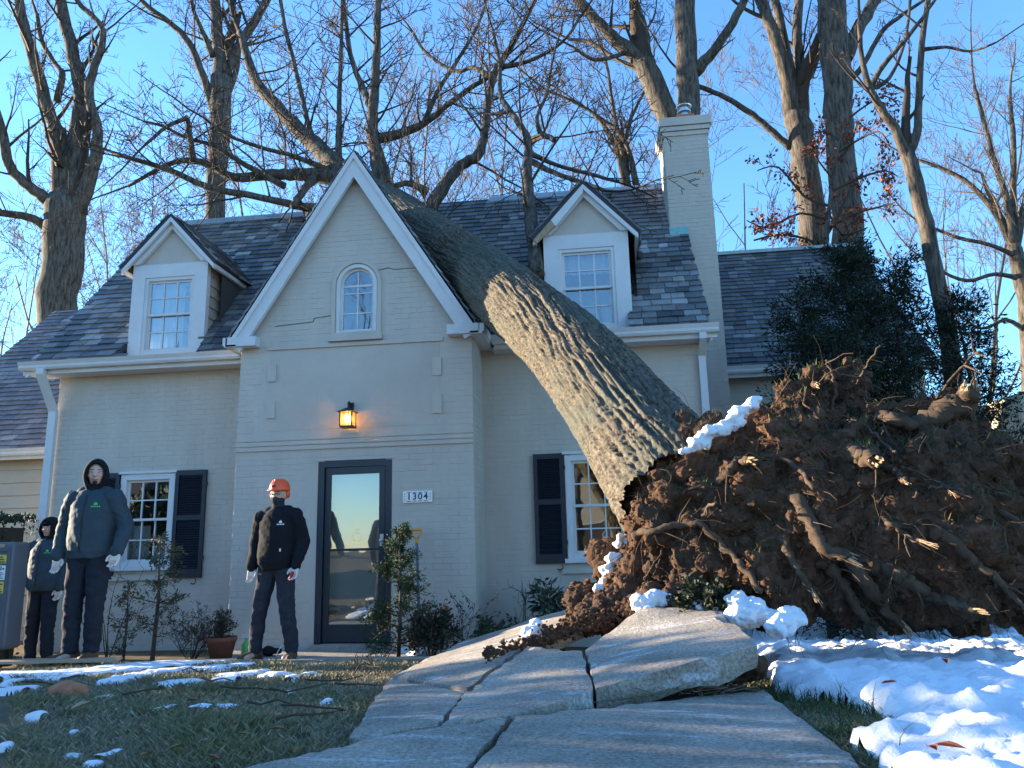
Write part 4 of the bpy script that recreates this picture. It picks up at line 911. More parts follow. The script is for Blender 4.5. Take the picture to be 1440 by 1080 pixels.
FL = [(13.2, 14.6, [(520, 282, 25), (490, 250, 22), (467, 227, 19), (440, 200, 17), (417, 180, 15), (388, 148, 13), (360, 117, 11), (345, 70, 8), (337, 45, 6)]),
      (13.4, 13.0, [(505, 262, 16), (450, 247, 13), (415, 246, 12), (383, 245, 11), (333, 250, 9), (283, 228, 7), (240, 230, 5), (180, 262, 3)]),
      (12.9, 12.2, [(455, 292, 9), (430, 291, 8), (365, 277, 7), (293, 263, 7), (233, 238, 6), (160, 215, 4)]),
      (13.2, 12.4, [(440, 252, 8), (425, 270, 8), (412, 290, 7)]),
      (13.2, 13.6, [(538, 265, 18), (530, 217, 13), (523, 180, 12), (527, 127, 10), (530, 67, 8), (532, 0, 7), (530, -40, 6)]),
      (13.4, 14.4, [(522, 150, 7), (508, 118, 6), (495, 85, 5), (488, 45, 5), (482, -10, 4)]),
      (13.4, 12.6, [(530, 195, 9), (572, 185, 8), (602, 170, 7), (628, 148, 6), (668, 120, 5), (705, 98, 4)]),
      (13.2, 13.8, [(598, 170, 5), (615, 130, 4), (640, 90, 4), (665, 50, 3), (682, 10, 3)]),
      (11.8, 12.6, [(602, 300, 12), (622, 265, 11), (648, 233, 10), (672, 218, 10), (682, 185, 9), (685, 150, 8), (692, 115, 8), (700, 95, 7), (722, 60, 6), (738, 28, 5), (755, -5, 4)]),
      (12.2, 13.0, [(690, 108, 5), (665, 95, 4), (640, 100, 4), (600, 75, 3), (580, 45, 3)]),
      (12.4, 11.8, [(700, 95, 5), (745, 85, 4), (790, 60, 3), (815, 25, 3)]),
      (10.4, 12.2, [(756, 388, 13), (752, 345, 13), (745, 300, 12), (742, 250, 10), (742, 200, 8), (733, 178, 7), (713, 150, 6), (703, 130, 5), (703, 90, 4), (692, 40, 3)]),
      (11.6, 11.0, [(744, 200, 7), (765, 191, 6), (781, 198, 5)]),
      (11.6, 11.4, [(762, 192, 5), (755, 165, 4), (768, 135, 3), (775, 95, 3)]),
      (11.5, 10.8, [(744, 226, 6), (780, 243, 5), (822, 258, 5), (850, 268, 4)]),
      (11.9, 12.5, [(744, 215, 5), (782, 232, 4), (830, 245, 4), (870, 256, 3)]),
      (13.8, 14.6, [(470, 226, 7), (440, 193, 5), (423, 127, 5), (400, 33, 4), (392, -20, 4)]),
      (13.6, 14.0, [(476, 225, 6), (477, 150, 5), (480, 60, 4), (482, -20, 4)]),
      (13.4, 12.6, [(470, 244, 6), (420, 222, 5), (360, 205, 4), (320, 190, 3), (285, 165, 3)]),
      (13.2, 12.2, [(400, 262, 6), (345, 232, 5), (300, 205, 4), (265, 195, 3), (230, 178, 3), (200, 170, 2)]),
      (12.6, 12.4, [(272, 228, 6), (268, 195, 6), (263, 165, 5)]), (12.4, 12.0, [(265, 165, 4), (235, 178, 4), (205, 203, 3)]),
      (13.4, 13.0, [(600, 270, 8), (575, 258, 6), (555, 262, 6)])]
r_ = random.Random(77); fine = []
for k, (Y0, Y1, tc) in enumerate(FL):
    pts, rad = limb3(tc, Y0, Y1, 4, r_); rad = [q*(1-.22*min(1, 3*j/len(rad))) for j, q in enumerate(rad)]; MB().tube(pts, rad, 12).build('limb', MT['bark'], ft, True)
    sprout(fine, pts, rad, r_, 3.6, 1.8, 2, .05, 4, .12, 1.0, .028)
    if k not in (3, 12, 20): grow(fine, pts[-1], pts[-1]-pts[-2], 1.6, rad[-1]*.9, 3, r_, .05, 3)
for q in range(26):     # shoots broken and bent on the roof and the upper trunk
    i = r_.randrange(330, len(FTP)-20); p = FTP[i]+Vector((0, 0, FTR[i]*.9)); grow(fine, p, Vector((r_.uniform(-.6,.9), r_.uniform(-.4,.4), 1)), r_.uniform(.5, 1.6), .010, 1, r_, .1, 4)
link('twigs', tubes_mesh(fine, 3, 'twigs'), MT['twig'], ft, kind='stuff')

# ------------------------------------------------------------------ root plate
def root_plate():
    B = [ # px, py, distance, radius in metres
        (1000, 690, 5.40, .27), (1030, 655, 5.45, .26), (978, 698, 5.30, .27), (958, 722, 5.30, .22), (1008, 650, 5.42, .24), (945, 745, 5.38, .17), (985, 672, 5.4, .22), (968, 718, 5.42, .44), (908, 716, 5.5, .18), (900, 738, 5.46, .15), (932, 692, 5.55, .24), (958, 658, 5.62, .24), (985, 622, 5.72, .2), (985, 690, 5.45, .40), (950, 735, 5.36, .34), (1000, 660, 5.5, .34), (938, 722, 5.42, .20), (918, 738, 5.47, .12), (968, 668, 5.5, .26), (1000, 628, 5.6, .22), (950, 690, 5.6, .30), (1078, 614, 5.55, .22), (1122, 568, 5.6, .20), (1160, 545, 5.6, .20), (1198, 526, 5.6, .14), (1206, 552, 5.5, .13), (1140, 590, 5.5, .25),
        (1250, 598, 5.4, .20), (1292, 594, 5.4, .20), (1326, 588, 5.35, .18), (1345, 625, 5.3, .24), (1385, 662, 5.2, .24), (1420, 700, 5.2, .28), (1470, 720, 5.2, .35), (1560, 770, 5.4, .5),
        (965, 745, 5.4, .25), (935, 775, 5.4, .19), (900, 800, 5.4, .15), (885, 825, 5.4, .16), (1010, 740, 5.3, .34), (1060, 710, 5.3, .38), (1130, 655, 5.35, .38), (1150, 740, 5.15, .42), (1215, 665, 5.25, .38), (1250, 760, 5.05, .42), (1320, 690, 5.1, .40), (1350, 770, 4.98, .42), (1420, 765, 5.05, .38), (1490, 790, 5.15, .45),
        (1000, 805, 5.2, .30), (1090, 815, 5.1, .30), (1180, 815, 5.15, .27), (1270, 822, 5.15, .25), (1350, 828, 5.2, .24), (1430, 822, 5.2, .27), (1520, 830, 5.3, .3), (950, 810, 5.35, .24)]
    m = MB()
    for x, y, Y, q in B: m.ball(at(x, y, Y), (q, q*.72, q), 16, 10)
    def disp(p):
        a = noise.fractal(p*1.8, .9, 2.0, 3)*.07; b = abs(noise.noise(p*4.2))*.12-.04; c = noise.fractal(p*9, .8, 2.1, 5)*.06
        vo = noise.voronoi(p*6.0)[0]; v2 = noise.voronoi(p*3.1)[0]; return a+b+c+.06*min(vo[1]-vo[0], .35)+.07*min(v2[1]-v2[0], .3)-.035
    me = baked(m, 'root_plate', .021, 4, disp); link('root_plate', me, MT['soil'], ft)
    return me
RP = root_plate()
rv = np.empty(len(RP.vertices)*3, np.float32); RP.vertices.foreach_get('co', rv); rv = rv.reshape(-1, 3); rn = np.empty(len(RP.vertices)*3, np.float32); RP.vertices.foreach_get('normal', rn); rn = rn.reshape(-1, 3)
face = [i for i in range(len(rv)) if rn[i][1] < .2 and rv[i][2] > .3]
# crumbs of soil stuck all over the plate
def crumb(mb, c, s, r, k=5):
    rt = Matrix.Rotation(r.uniform(0, 6), 3, rvec(r)); n0 = len(mb.v); mb.ball(c, (s*r.uniform(.7, 1.3), s*r.uniform(.7, 1.3), s*r.uniform(.6, 1)), k, 4, rt)
    for i in range(n0, len(mb.v)):
        p = Vector(mb.v[i]); mb.v[i] = tuple(p+(p-Vector(c))*r.uniform(-.25, .25))
r_ = random.Random(5); mb = MB()
for _ in range(4200):
    i = r_.choice(face); crumb(mb, rv[i]+rn[i]*.004, r_.choice((.005, .007, .009, .012, .016, .022 if r_.random() < .5 else .008)), r_)
for _ in range(260):
    i = r_.choice(face); crumb(mb, rv[i]-rn[i]*.006, r_.uniform(.022, .055), r_, 7)
mb.build('soil_crumbs', MT['soil'], ft, False, kind='stuff')
# hair roots
hair = []
for _ in range(650):
    i = r_.choice(face); d = Vector(rn[i])+rvec(r_)*.8+Vector((0, 0, -.35)); grow(hair, Vector(rv[i]), d, r_.uniform(.06, .34), r_.uniform(.0012, .0032), 0, r_, -.12, 3, .8, .0012, .45)
edge = [i for i in face if rn[i][2] > .55 and rv[i][2] > 1.2]
for _ in range(260):
    i = r_.choice(edge); grow(hair, Vector(rv[i]), Vector((0,0,1))+rvec(r_)*.8, r_.uniform(.04, .14), .003, 0, r_, 0, 3, .8, .0012, .4)
link('root_hairs', tubes_mesh(hair, 3, 'root_hairs'), MT['rootwood'], ft, kind='stuff')
# torn turf along the upper lip
mb = MB()
for _ in range(2200):
    i = r_.choice(edge); p = Vector(rv[i]); h = r_.uniform(.02, .07); d = (Vector((0,0,1))+rvec(r_)*.7).normalized()*h; s = rvec(r_)*.004
    mb.add([p-s, p+s, p+d], [(0,1,2)], (.10*r_.uniform(.6,1.4), .11*r_.uniform(.6,1.3), .035))
mb.build('torn_turf', MT['grass'], ft, kind='stuff')
# matted fine roots running over the face, and broken roots, each its own piece
from mathutils.bvhtree import BVHTree
RB = BVHTree.FromPolygons([Vector(v) for v in rv.tolist()], [tuple(q.vertices) for q in RP.polygons])
CAMP = Vector((0, 0, CAMZ))
def hit(px, py, Y=5.2):
    q = RB.ray_cast(CAMP, Vector(ray(px, py)).normalized()); return (q[0], q[1]) if q[0] else (at(px, py, Y), Vector((0, -1, 0)))
def crawl(p, d, n, step, r0, r):
    pts = []; rad = []
    for i in range(n):
        d = (d+rvec(r)*.38+Vector((0, 0, -.05))).normalized(); q = RB.find_nearest(p+d*step)
        if q[0] is None: break
        nn = q[1]; p = q[0]; d = (d-nn*d.dot(nn)).normalized(); pts.append(tuple(p+nn*(r0*.5+.012*r.random()))); rad.append(r0*(1-.7*i/n))
    return pts, rad
mat_r = []
for k in range(170):
    i = r_.choice(face); c_ = crawl(Vector(rv[i]), rvec(r_), 9, r_.uniform(.03, .085), r_.choice((.003, .004, .005, .007, .010)), r_)
    if len(c_[0]) == 9: mat_r.append(c_)
link('root_mat', tubes_mesh(mat_r, 5, 'root_mat'), MT['rootwood'], ft, kind='stuff')
def root(tr, r0, r1, seed, splinter=True, wood='rootwood', lift=.16):
    r = random.Random(seed); H = [hit(*t) for t in tr]; n = len(H); P = [h[0]+(h[1]*.3+Vector((0, -1, 0))).normalized()*(r0*.2+lift*(i/(n-1))**1.5) for i, h in enumerate(H)]; P.insert(0, P[0]+Vector((0, .12, 0))+(P[0]-P[1]).normalized()*.12); n += 1; pts = []
    for i in range(n-1):
        p0, p1, p2, p3 = P[max(i-1,0)], P[i], P[i+1], P[min(i+2,n-1)]
        for s in range(6): t = s/6; pts.append(.5*((2*p1)+(p2-p0)*t+(2*p0-5*p1+4*p2-p3)*t*t+(3*p1-p0-3*p2+p3)*t**3)+rvec(r)*.010)
    pts.append(P[-1]); m = len(pts); rad = [(r0+(r1-r0)*i/(m-1))*(.72+.22*noise.noise(Vector((seed, i*.55, 0)))+r.uniform(-.05, .05)) for i in range(m)]
    mb = MB().tube(pts, rad, 11); mb.v = [tuple(Vector(v)+rvec(r)*r0*.10) for v in mb.v]; o = mb.build('root', MT[wood], ft, True)
    side = []
    for q in range(5): k = r.randrange(2, m); grow(side, pts[k], rvec(r)+(pts[k]-pts[k-1]).normalized(), r.uniform(.08, .3), r.uniform(.004, .009), 0, r, -.1, 2, .8, .0015, .35)
    link('rootlets', tubes_mesh(side, 4, 'rootlets'), MT[wood], o, kind='stuff')
    if splinter:
        s = MB(); d0 = (pts[-1]-pts[-3]).normalized(); e = rad[-1]
        for k in range(9):
            a = rvec(r)*e*.75; L = r.uniform(.02, .09); b = (pts[-1]+a+d0*L+rvec(r)*.012); s.tube([pts[-1]+a*.8-d0*.03, (pts[-1]+a).lerp(b, .5), b], [e*.32, e*.22, .0015], 4)
        s.build('splinters', MT['rawwood'], o, kind='stuff')
RO = [([(918,746),(955,738),(985,740),(1012,768),(1040,802),(1066,822)], .034, .026, 0), ([(985,738),(994,716),(1000,704)], .024, .012, 0),
      ([(1120,700),(1140,735),(1155,765),(1170,782)], .075, .04, 1), ([(1190,780),(1215,815),(1235,848),(1258,874)], .085, .026, 1), ([(1170,800),(1190,835),(1205,860),(1218,876)], .07, .022, 1),
      ([(1250,800),(1275,818),(1302,832),(1330,845),(1352,856)], .07, .022, 1), ([(1345,765),(1367,792),(1390,815),(1402,842)], .05, .018, 1), ([(1380,800),(1400,818),(1416,840),(1424,860)], .04, .016, 1),
      ([(1235,730),(1250,738),(1270,752),(1290,764)], .024, .014, 1), ([(1205,640),(1214,646),(1220,648)], .075, .06, 1), ([(1240,588),(1258,597),(1280,604)], .08, .045, 1),
      ([(1300,596),(1325,580),(1342,568),(1354,562)], .12, .085, 1), ([(1170,574),(1172,545),(1160,524),(1150,518)], .022, .010, 0), ([(1150,552),(1143,546),(1138,543)], .04, .034, 1),
      ([(1245,655),(1257,668),(1266,684)], .04, .022, 1), ([(1295,668),(1310,680),(1330,694)], .014, .008, 1), ([(1215,560),(1222,590),(1232,602),(1226,624)], .008, .005, 0),
      ([(1200,545),(1214,516),(1226,494)], .012, .006, 0), ([(1318,560),(1345,520),(1362,502)], .014, .007, 0), ([(935,770),(915,800),(905,828)], .012, .006, 0), ([(1025,664),(1040,652),(1048,650)], .05, .035, 1), ([(1070,640),(1110,650),(1140,690)], .03, .018, 0), ([(1180,600),(1200,590),(1235,620),(1240,640)], .02, .010, 0), ([(1100,760),(1120,800),(1128,835)], .045, .02, 1), ([(1400,720),(1425,735),(1440,760)], .03, .015, 1)]
for k, (tr, a, b_, sp) in enumerate(RO): root(tr, a, b_, 60+k, bool(sp))

# ------------------------------------------------------------------ spilled soil by the walkway
def clod_heap():
    r = random.Random(9); m = MB()
    H = [(905, 800, 5.5, .20), (880, 835, 5.4, .17), (855, 855, 5.35, .15), (835, 870, 5.2, .11), (920, 850, 5.2, .14), (815, 850, 5.5, .11), (865, 800, 5.6, .12), (850, 775, 5.65, .10), (950, 850, 5.1, .12), (900, 860, 5.2, .12), (800, 878, 5.05, .055), (770, 892, 4.92, .04), (745, 903, 4.8, .035), (785, 886, 5.0, .045), (820, 835, 5.6, .10)]
    for x, y, Y, q in H: m.ball(at(x, y, Y), (q*1.2, q*1.2, q), 12, 8)
    me = baked(m, 'spilled_soil', .014, 2, lambda p: noise.fractal(p*7, .8, 2.1, 5)*.06-.005)
    o = link('spilled_soil', me, MT['soil'], None, 'dark crumbled soil heaped against the tilted slabs below the roots', 'soil', kind='stuff')
    n = len(me.vertices); mb = MB()
    co = np.empty(n*3, np.float32); me.vertices.foreach_get('co', co); co = co.reshape(-1, 3)+np.array(o.location)
    for _ in range(1500): crumb(mb, co[r.randrange(n)], r.choice((.004, .006, .009, .013, .02)), r)
    for _ in range(700):
        x, y = r.uniform(680, 950), 0; y = np.interp(x, [680, 740, 800, 850, 950], [925, 905, 885, 868, 852])+r.gauss(0, 7); p = at(x, y, float(np.interp(x, [680, 740, 800, 850, 950], [4.45, 4.78, 4.95, 5.05, 4.92]))); crumb(mb, p, r.uniform(.004, .018), r)
    mb.build('soil_crumbs', MT['soil'], None, False, label='loose soil crumbs scattered over the tilted slabs', cat='soil', kind='stuff')
clod_heap()
m = MB(); r_ = random.Random(40)  # soil lumps added so the gap under the lifted slab looks dark
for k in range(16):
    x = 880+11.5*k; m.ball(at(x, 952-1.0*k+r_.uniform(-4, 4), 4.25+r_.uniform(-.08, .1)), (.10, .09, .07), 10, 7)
link('gap_shade_soil', baked(m, 'gap_shade_soil', .014, 1, lambda p: noise.fractal(p*9, .9, 2, 4)*.04), MT['soil'], None, 'dark soil added to stand in for the shade under the lifted slab', 'soil', kind='stuff')
# ------------------------------------------------------------------ foliage
def foliage(paths, n, size, asp, cols, seed, jitter=.03, droop=0., lvl_from=0.0, fold=.25):
    r = np.random.RandomState(seed); P = []; D = []
    tot = len(paths); idx = r.randint(0, tot, n)
    for i in idx:
        p, _ = paths[i]; k = r.randint(0, len(p)-1); t = r.rand(); a = np.array(p[k]); b = np.array(p[k+1]); P.append(a+(b-a)*t); d = b-a; D.append(d/(np.linalg.norm(d)+1e-9))
    P = np.array(P)+r.normal(0, jitter, (n, 3)); D = np.array(D)+r.normal(0, .55, (n, 3)); D[:, 2] -= droop; D /= np.linalg.norm(D, axis=1, keepdims=True)
    S = np.cross(D, r.normal(0, 1, (n, 3))); S /= np.linalg.norm(S, axis=1, keepdims=True)+1e-9; U = np.cross(D, S)
    L = size*r.uniform(.6, 1.35, (n, 1)); W = L*asp
    v = np.stack([P, P+D*L*.5+S*W+U*L*fold*.4, P+D*L, P+D*L*.5-S*W+U*L*fold*.4], 1).reshape(-1, 3)
    b = np.arange(n)[:, None]*4; f = np.concatenate([b+np.array([[0, 1, 2]]), b+np.array([[0, 2, 3]])], 0)
    c = np.array(cols)[r.randint(0, len(cols), n)]*r.uniform(.6, 1.35, (n, 1)); return v, f, np.repeat(c, 4, 0)
def leafy(name, label, base, H, seed, stems=3, spread=.3, lvl=2, kids=6, n=2500, size=.05, asp=.28, cols=((.04,.07,.03),), r0=.02, L=None, up=.05, droop=0., cat='shrub', jit=.02, wood='twig', ksp=.8, group=None, lean=(0,0,0), leafpart='foliage'):
    r = random.Random(seed); root = empty(name, tuple(base), label, cat, group); out = []
    for k in range(stems):
        d = Vector((r.uniform(-1, 1)*spread, r.uniform(-1, 1)*spread, 1))+Vector(lean); grow(out, Vector(base)-Vector((0,0,.03)), d, (L or H)*r.uniform(.75, 1.0) if k else H, r0, lvl, r, up, kids, ksp, .0022, .12)
    link('stem', tubes_mesh(out, 4, 'stem'), MT[wood], root)
    if n:
        tip = [q for q in out if q[1][0] < r0*.75] or out; v, f, c = foliage(tip, n, size, asp, cols, seed, jit, droop); link(leafpart, np_mesh(leafpart, v, f, c), MT['leafm'], root)
    return root
def cone_tree(name, label, base, H, R0, seed, n, size, cols, cat='shrub', wh=26, tiers=.1, asp=.22, jit=.025, taper=.8, gap=0.):
    # upright evergreen: a leader with whorls of drooping sprays
    r = random.Random(seed); root = empty(name, tuple(base), label, cat); base = Vector(base); out = []; m = MB(); m.tube([base-Vector((0,0,.05)), base+Vector((.02*H,0,H*.5)), base+Vector((0,0,H))], [H*.016+.006, H*.011+.003, .004], 7); m.build('trunk', MT['bark'], root, True)
    N = max(8, int(H*wh))
    for i in range(N):
        t = tiers+(1-tiers)*(i+r.random())/N
        a = r.uniform(0, 2*math.pi); L = R0*(1-t*taper)*r.uniform(.55, 1.2); d = Vector((math.cos(a), math.sin(a), .38)); grow(out, base+Vector((0,0,H*t)), d, L, .006+L*.006, 1, r, -.03, 6, .75, .0018, .12)
    v, f, c = foliage(out, n, size, asp, cols, seed, jit); link('crown', np_mesh('crown', v, f, c), MT['needle'], root); link('branches', tubes_mesh(out, 3, 'branches'), MT['twig'], root)
    return root
DKG = [(.012,.022,.012),(.016,.030,.015),(.020,.034,.018),(.010,.018,.012)]
MG = [(.045,.075,.028),(.058,.088,.034),(.035,.058,.024),(.080,.095,.042)]
def gp(px, py, Y): p = at(px, py, Y); p.z = ground_z(p.x, p.y); return p
# dark evergreens right of the side wing
EV = 'dark evergreens beside the side wing'
for k, (px, Y, ytop, rad, n, lab) in enumerate(((1225, 10.6, 348, 1.15, 15000, 'tallest dark evergreen tree in front of the side wing roof'), (1150, 10.2, 428, .85, 8000, 'dark evergreen bush overlapping the side wing gutter'), (1290, 10.8, 375, 1.0, 11000, 'dark evergreen tree beside the slender leaning tree'), (1385, 11.0, 425, .95, 9000, 'ragged dark evergreen nearest the sunlit neighbouring wall'), (1200, 9.6, 470, .8, 6000, 'low dark evergreen bush right behind the root plate'))):
    b = gp(px, 700, Y); o = cone_tree('evergreen_tree', lab, b, at(px, ytop, Y).z-b.z, rad, 300+k, int(n*1.5), .075, DKG, 'tree', 34, .03, .13, .05, .62); o['group'] = EV
# plants along the front wall
cone_tree('cedar_shrub', 'feathery green cedar growing in front of the door', gp(560, 905, 8.85), at(560, 745, 8.85).z-gp(560, 905, 8.85).z, .46, 320, 9000, .038, MG, 'shrub', 30, .05, .15, .022, .7)
leafy('round_shrub', 'rounded leafy shrub right of the cedar', gp(606, 905, 8.75), .50, 321, 9, .75, 2, 6, 3000, .045, .32, [(.045,.060,.032),(.035,.050,.028),(.06,.05,.035),(.075,.045,.035)], .008)
leafy('seedhead_plant', 'thin dry seedhead plant against the entrance corner', gp(650, 885, 9.2), .72, 322, 5, .35, 1, 6, 160, .025, .5, [(.08,.06,.05),(.05,.045,.04)], .005)
leafy('rhododendron', 'rhododendron with long drooping leaves under the right-hand window', gp(790, 850, 9.7), .80, 323, 6, .55, 1, 6, 520, .13, .14, [(.040,.060,.030),(.055,.075,.040),(.07,.075,.05)], .009, droop=.5)
leafy('bare_seedling', 'leafless branching sapling beside the right-hand shutter', gp(733, 870, 9.9), .85, 324, 3, .35, 2, 5, 0, r0=.008)
leafy('low_plants', 'low green groundcover along the foot of the wall', gp(700, 880, 9.7), .22, 325, 16, 1.8, 1, 6, 1500, .05, .3, MG, .004, L=.5)
leafy('low_plants', 'dark ivy clump hanging beside the lifted slab', at(992, 868, 4.9), .14, 326, 14, 1.2, 1, 7, 2200, .03, .4, [(.012,.022,.009),(.018,.03,.012),(.04,.045,.018)], .003, L=.24, cat='ivy', droop=.4)
cone_tree('yew_sapling', 'spindly yew sapling in front of the left-hand window', gp(213, 938, 8.5), at(213, 755, 8.5).z-gp(213, 938, 8.5).z, .40, 327, 1300, .055, [(.075,.09,.05),(.06,.075,.042),(.10,.095,.06),(.11,.085,.055)], 'shrub', 13, .25, .13, .02, .55)
cone_tree('yew_sapling', 'small yew sapling with a bare forked top beside the tall man', gp(172, 938, 8.7), .85, .28, 328, 420, .05, [(.065,.08,.045),(.08,.09,.05)], 'shrub', 18, .1, .17, .02, .8)
leafy('bare_bush', 'leafless brown twiggy bush beside the flower pot', gp(268, 935, 8.6), .62, 329, 12, .75, 3, 5, 380, .022, .4, [(.09,.06,.045),(.06,.045,.035)], .006)
leafy('bare_seedling', 'leafless forked seedling behind the tall man', gp(150, 938, 8.9), 1.15, 330, 4, .4, 2, 4, 40, .03, .3, [(.06,.05,.03)], .008)
# potted dwarf conifer
PB = gp(311, 915, 8.55); PB.z = .115 if PB.y > 8.85 else ground_z(PB.x, PB.y)
pot = empty('flower_pot', tuple(PB), 'brown terracotta pot beside the doorstep', 'pot')
MB().lathe(PB, [(.105,0),(.155,.22),(.165,.225),(.168,.27),(.145,.27),(.135,.23)], 24).build('bowl', MT['pot'], pot, True)
MB().lathe(PB+Vector((0,0,.225)), [(.134,0),(.12,.012),(.02,.022)], 18).build('potting_soil', MT['soil'], pot)
leafy('dwarf_conifer', 'little upright conifer planted in the brown terracotta pot', PB+Vector((0,0,.24)), .33, 331, 5, .28, 1, 6, 1100, .03, .22, [(.05,.055,.03),(.04,.05,.028),(.06,.05,.035)], .006, L=.25, cat='plant', jit=.012)
# clipped hedge before the garage wing
def hedge():
    root = empty('clipped_hedge', tuple(gp(20, 900, 9.5)), 'clipped green hedge before the cream siding of the garage wing', 'hedge'); x0, x1, y0, y1, z1 = -10.4, -7.95, 9.3, 10.1, at(30, 727, 9.4).z
    r = np.random.RandomState(4); n = 16000; P = np.stack([r.uniform(x0, x1, n), np.where(r.rand(n) < .5, y0+np.abs(r.normal(0, .03, n)), r.uniform(y0, y1, n)), r.uniform(0, z1, n)], 1)
    top = r.rand(n) < .4; P[top, 2] = z1-np.abs(r.normal(0, .03, top.sum())); paths = [([tuple(p), tuple(p+np.array([0, 0, .03]))], [1, 1]) for p in P]
    v, f, c = foliage(paths, n, .05, .3, [(.03,.05,.022),(.022,.04,.018),(.04,.058,.028)], 5, .02); link('foliage', np_mesh('foliage', v, f, c), MT['leafm'], root)
    MB().box(x0+.12, x1-.12, y0+.12, y1-.12, 0, z1-.12).build('branch_core', MT['twig'], root)
hedge()
# russet-leaved young beech among the trunks
def beech():
    r = random.Random(8); root = empty('young_beech', tuple(gp(1165, 700, 17)), 'young tree still holding russet leaves among the trunks', 'tree'); out = []; tips = []
    tr = [(17, 17, [(1168, 830, 5), (1165, 420, 4), (1162, 340, 4), (1170, 260, 3), (1185, 190, 3), (1200, 140, 2)])]
    br = [[(1163, 350, 2.5), (1130, 335, 2), (1095, 330, 2), (1060, 338, 1.5)], [(1165, 310, 2.5), (1125, 300, 2), (1080, 320, 1.5), (1050, 310, 1)], [(1166, 290, 2.5), (1130, 275, 2), (1095, 235, 1.5), (1065, 240, 1)], [(1168, 270, 2), (1210, 250, 2), (1245, 240, 1.5), (1262, 248, 1)], [(1165, 320, 2), (1205, 300, 2), (1240, 290, 1.5), (1258, 285, 1)],
          [(1178, 215, 2), (1210, 195, 2), (1235, 185, 1.5), (1250, 200, 1)], [(1190, 170, 2), (1215, 150, 1.5), (1245, 135, 1.5), (1265, 150, 1)], [(1182, 200, 2), (1160, 185, 1.5), (1142, 190, 1)], [(1170, 250, 2), (1150, 225, 1.5), (1140, 205, 1)], [(1164, 330, 2), (1180, 300, 2), (1195, 270, 1)], [(1175, 230, 2), (1195, 205, 2), (1205, 175, 1)], [(1166, 300, 2), (1185, 330, 1.5), (1220, 320, 1)]]
    pts, rad = limb3(tr[0][2], 17, 17, 4, r); MB().tube(pts, rad, 8).build('trunk', MT['bark'], root, True)
    for b in br:
        pts, rad = limb3(b, 17, 17+r.uniform(-1.2, .8), 3, r); out.append(([tuple(p) for p in pts], rad)); s = []; sprout(s, pts, rad, r, 5.0, .60, 1, .0, 3, .15, .9, .008); out += s; tips += s
    link('branches', tubes_mesh(out, 4, 'branches'), MT['twig'], root)
    v, f, c = foliage(tips, 1500, .10, .30, [(.20,.050,.022),(.26,.075,.03),(.14,.035,.02),(.30,.11,.05)], 8, .07, .35, fold=.5); link('leaves', np_mesh('leaves', v, f, c), MT['leafm'], root)
beech()

# ------------------------------------------------------------------ snow
def sdist(P, x, y):                        # signed distance to polygon, positive inside
    n = len(P); d = 1e9; ins = False
    for i in range(n):
        (ax, ay), (bx, by) = P[i], P[i-1]; ex, ey = bx-ax, by-ay; t = max(0, min(1, ((x-ax)*ex+(y-ay)*ey)/(ex*ex+ey*ey+1e-9))); d = min(d, math.hypot(x-ax-ex*t, y-ay-ey*t))
        if (ay > y) != (by > y) and x < (bx-ax)*(y-ay)/(by-ay)+ax: ins = not ins
    return d if ins else -d
def snow_sheet(V, F, poly, th, res, lump, edge, seed, zf=None, rag=.05):
    xs = [p[0] for p in poly]; ys = [p[1] for p in poly]; nx = int((max(xs)-min(xs))/res)+3; ny = int((max(ys)-min(ys))/res)+3; idx = {}
    for j in range(ny):
        for i in range(nx):
            x, y = min(xs)-res+i*res, min(ys)-res+j*res; d = sdist(poly, x, y)+rag*noise.noise(Vector((x*5, y*5, seed)))+rag*.5*noise.noise(Vector((x*14, y*14, seed+3)))
            if d < -res*1.2: continue
            t = max(0, min(1, d/edge)); e = math.sqrt(t*(2-t)); l1 = noise.noise(Vector((x*2.6, y*2.6, seed))); l2 = 1-2.2*noise.voronoi(Vector((x*4.2, y*4.2, seed)))[0][0]; l3 = noise.noise(Vector((x*13, y*13, seed)))
            h = e*(th+lump*(.60*l1+.30*max(-.3, l2)+.36*noise.fractal(Vector((x*6, y*6, seed)), .8, 2.1, 5)+.08*l3))
            z = (zf or ground_z)(x, y)+(max(h, .006*e) if t > 0 else -.03)
            idx[i, j] = len(V); V.append((x, y, z))
    for (i, j) in list(idx):
        q = [idx.get(k) for k in ((i, j), (i+1, j), (i+1, j+1), (i, j+1))]
        if None not in q: F.append(q)
def poly_px(L, up=0.): return [tuple(on_ground(x, y, up)[:2]) for x, y in L]
V, F = [], []
bank = poly_px([(1030, 880), (1075, 870), (1140, 872), (1210, 866), (1300, 866), (1400, 858), (1520, 858), (1640, 960), (1640, 1120), (1320, 1130), (1260, 1085), (1206, 1058), (1212, 1042), (1250, 1030), (1268, 1012), (1240, 998), (1150, 978), (1085, 962), (1062, 930), (1046, 900)], .03)
snow_sheet(V, F, bank, .10, .019, .10, .16, 3, rag=.10)
link('snow_bank', np_mesh('snow_bank', np.array(V), np.array(F), smooth=True), MT['snow'], None, 'lumpy bank of old snow in front of the torn-up roots', 'snow', kind='stuff')
V, F = [], []
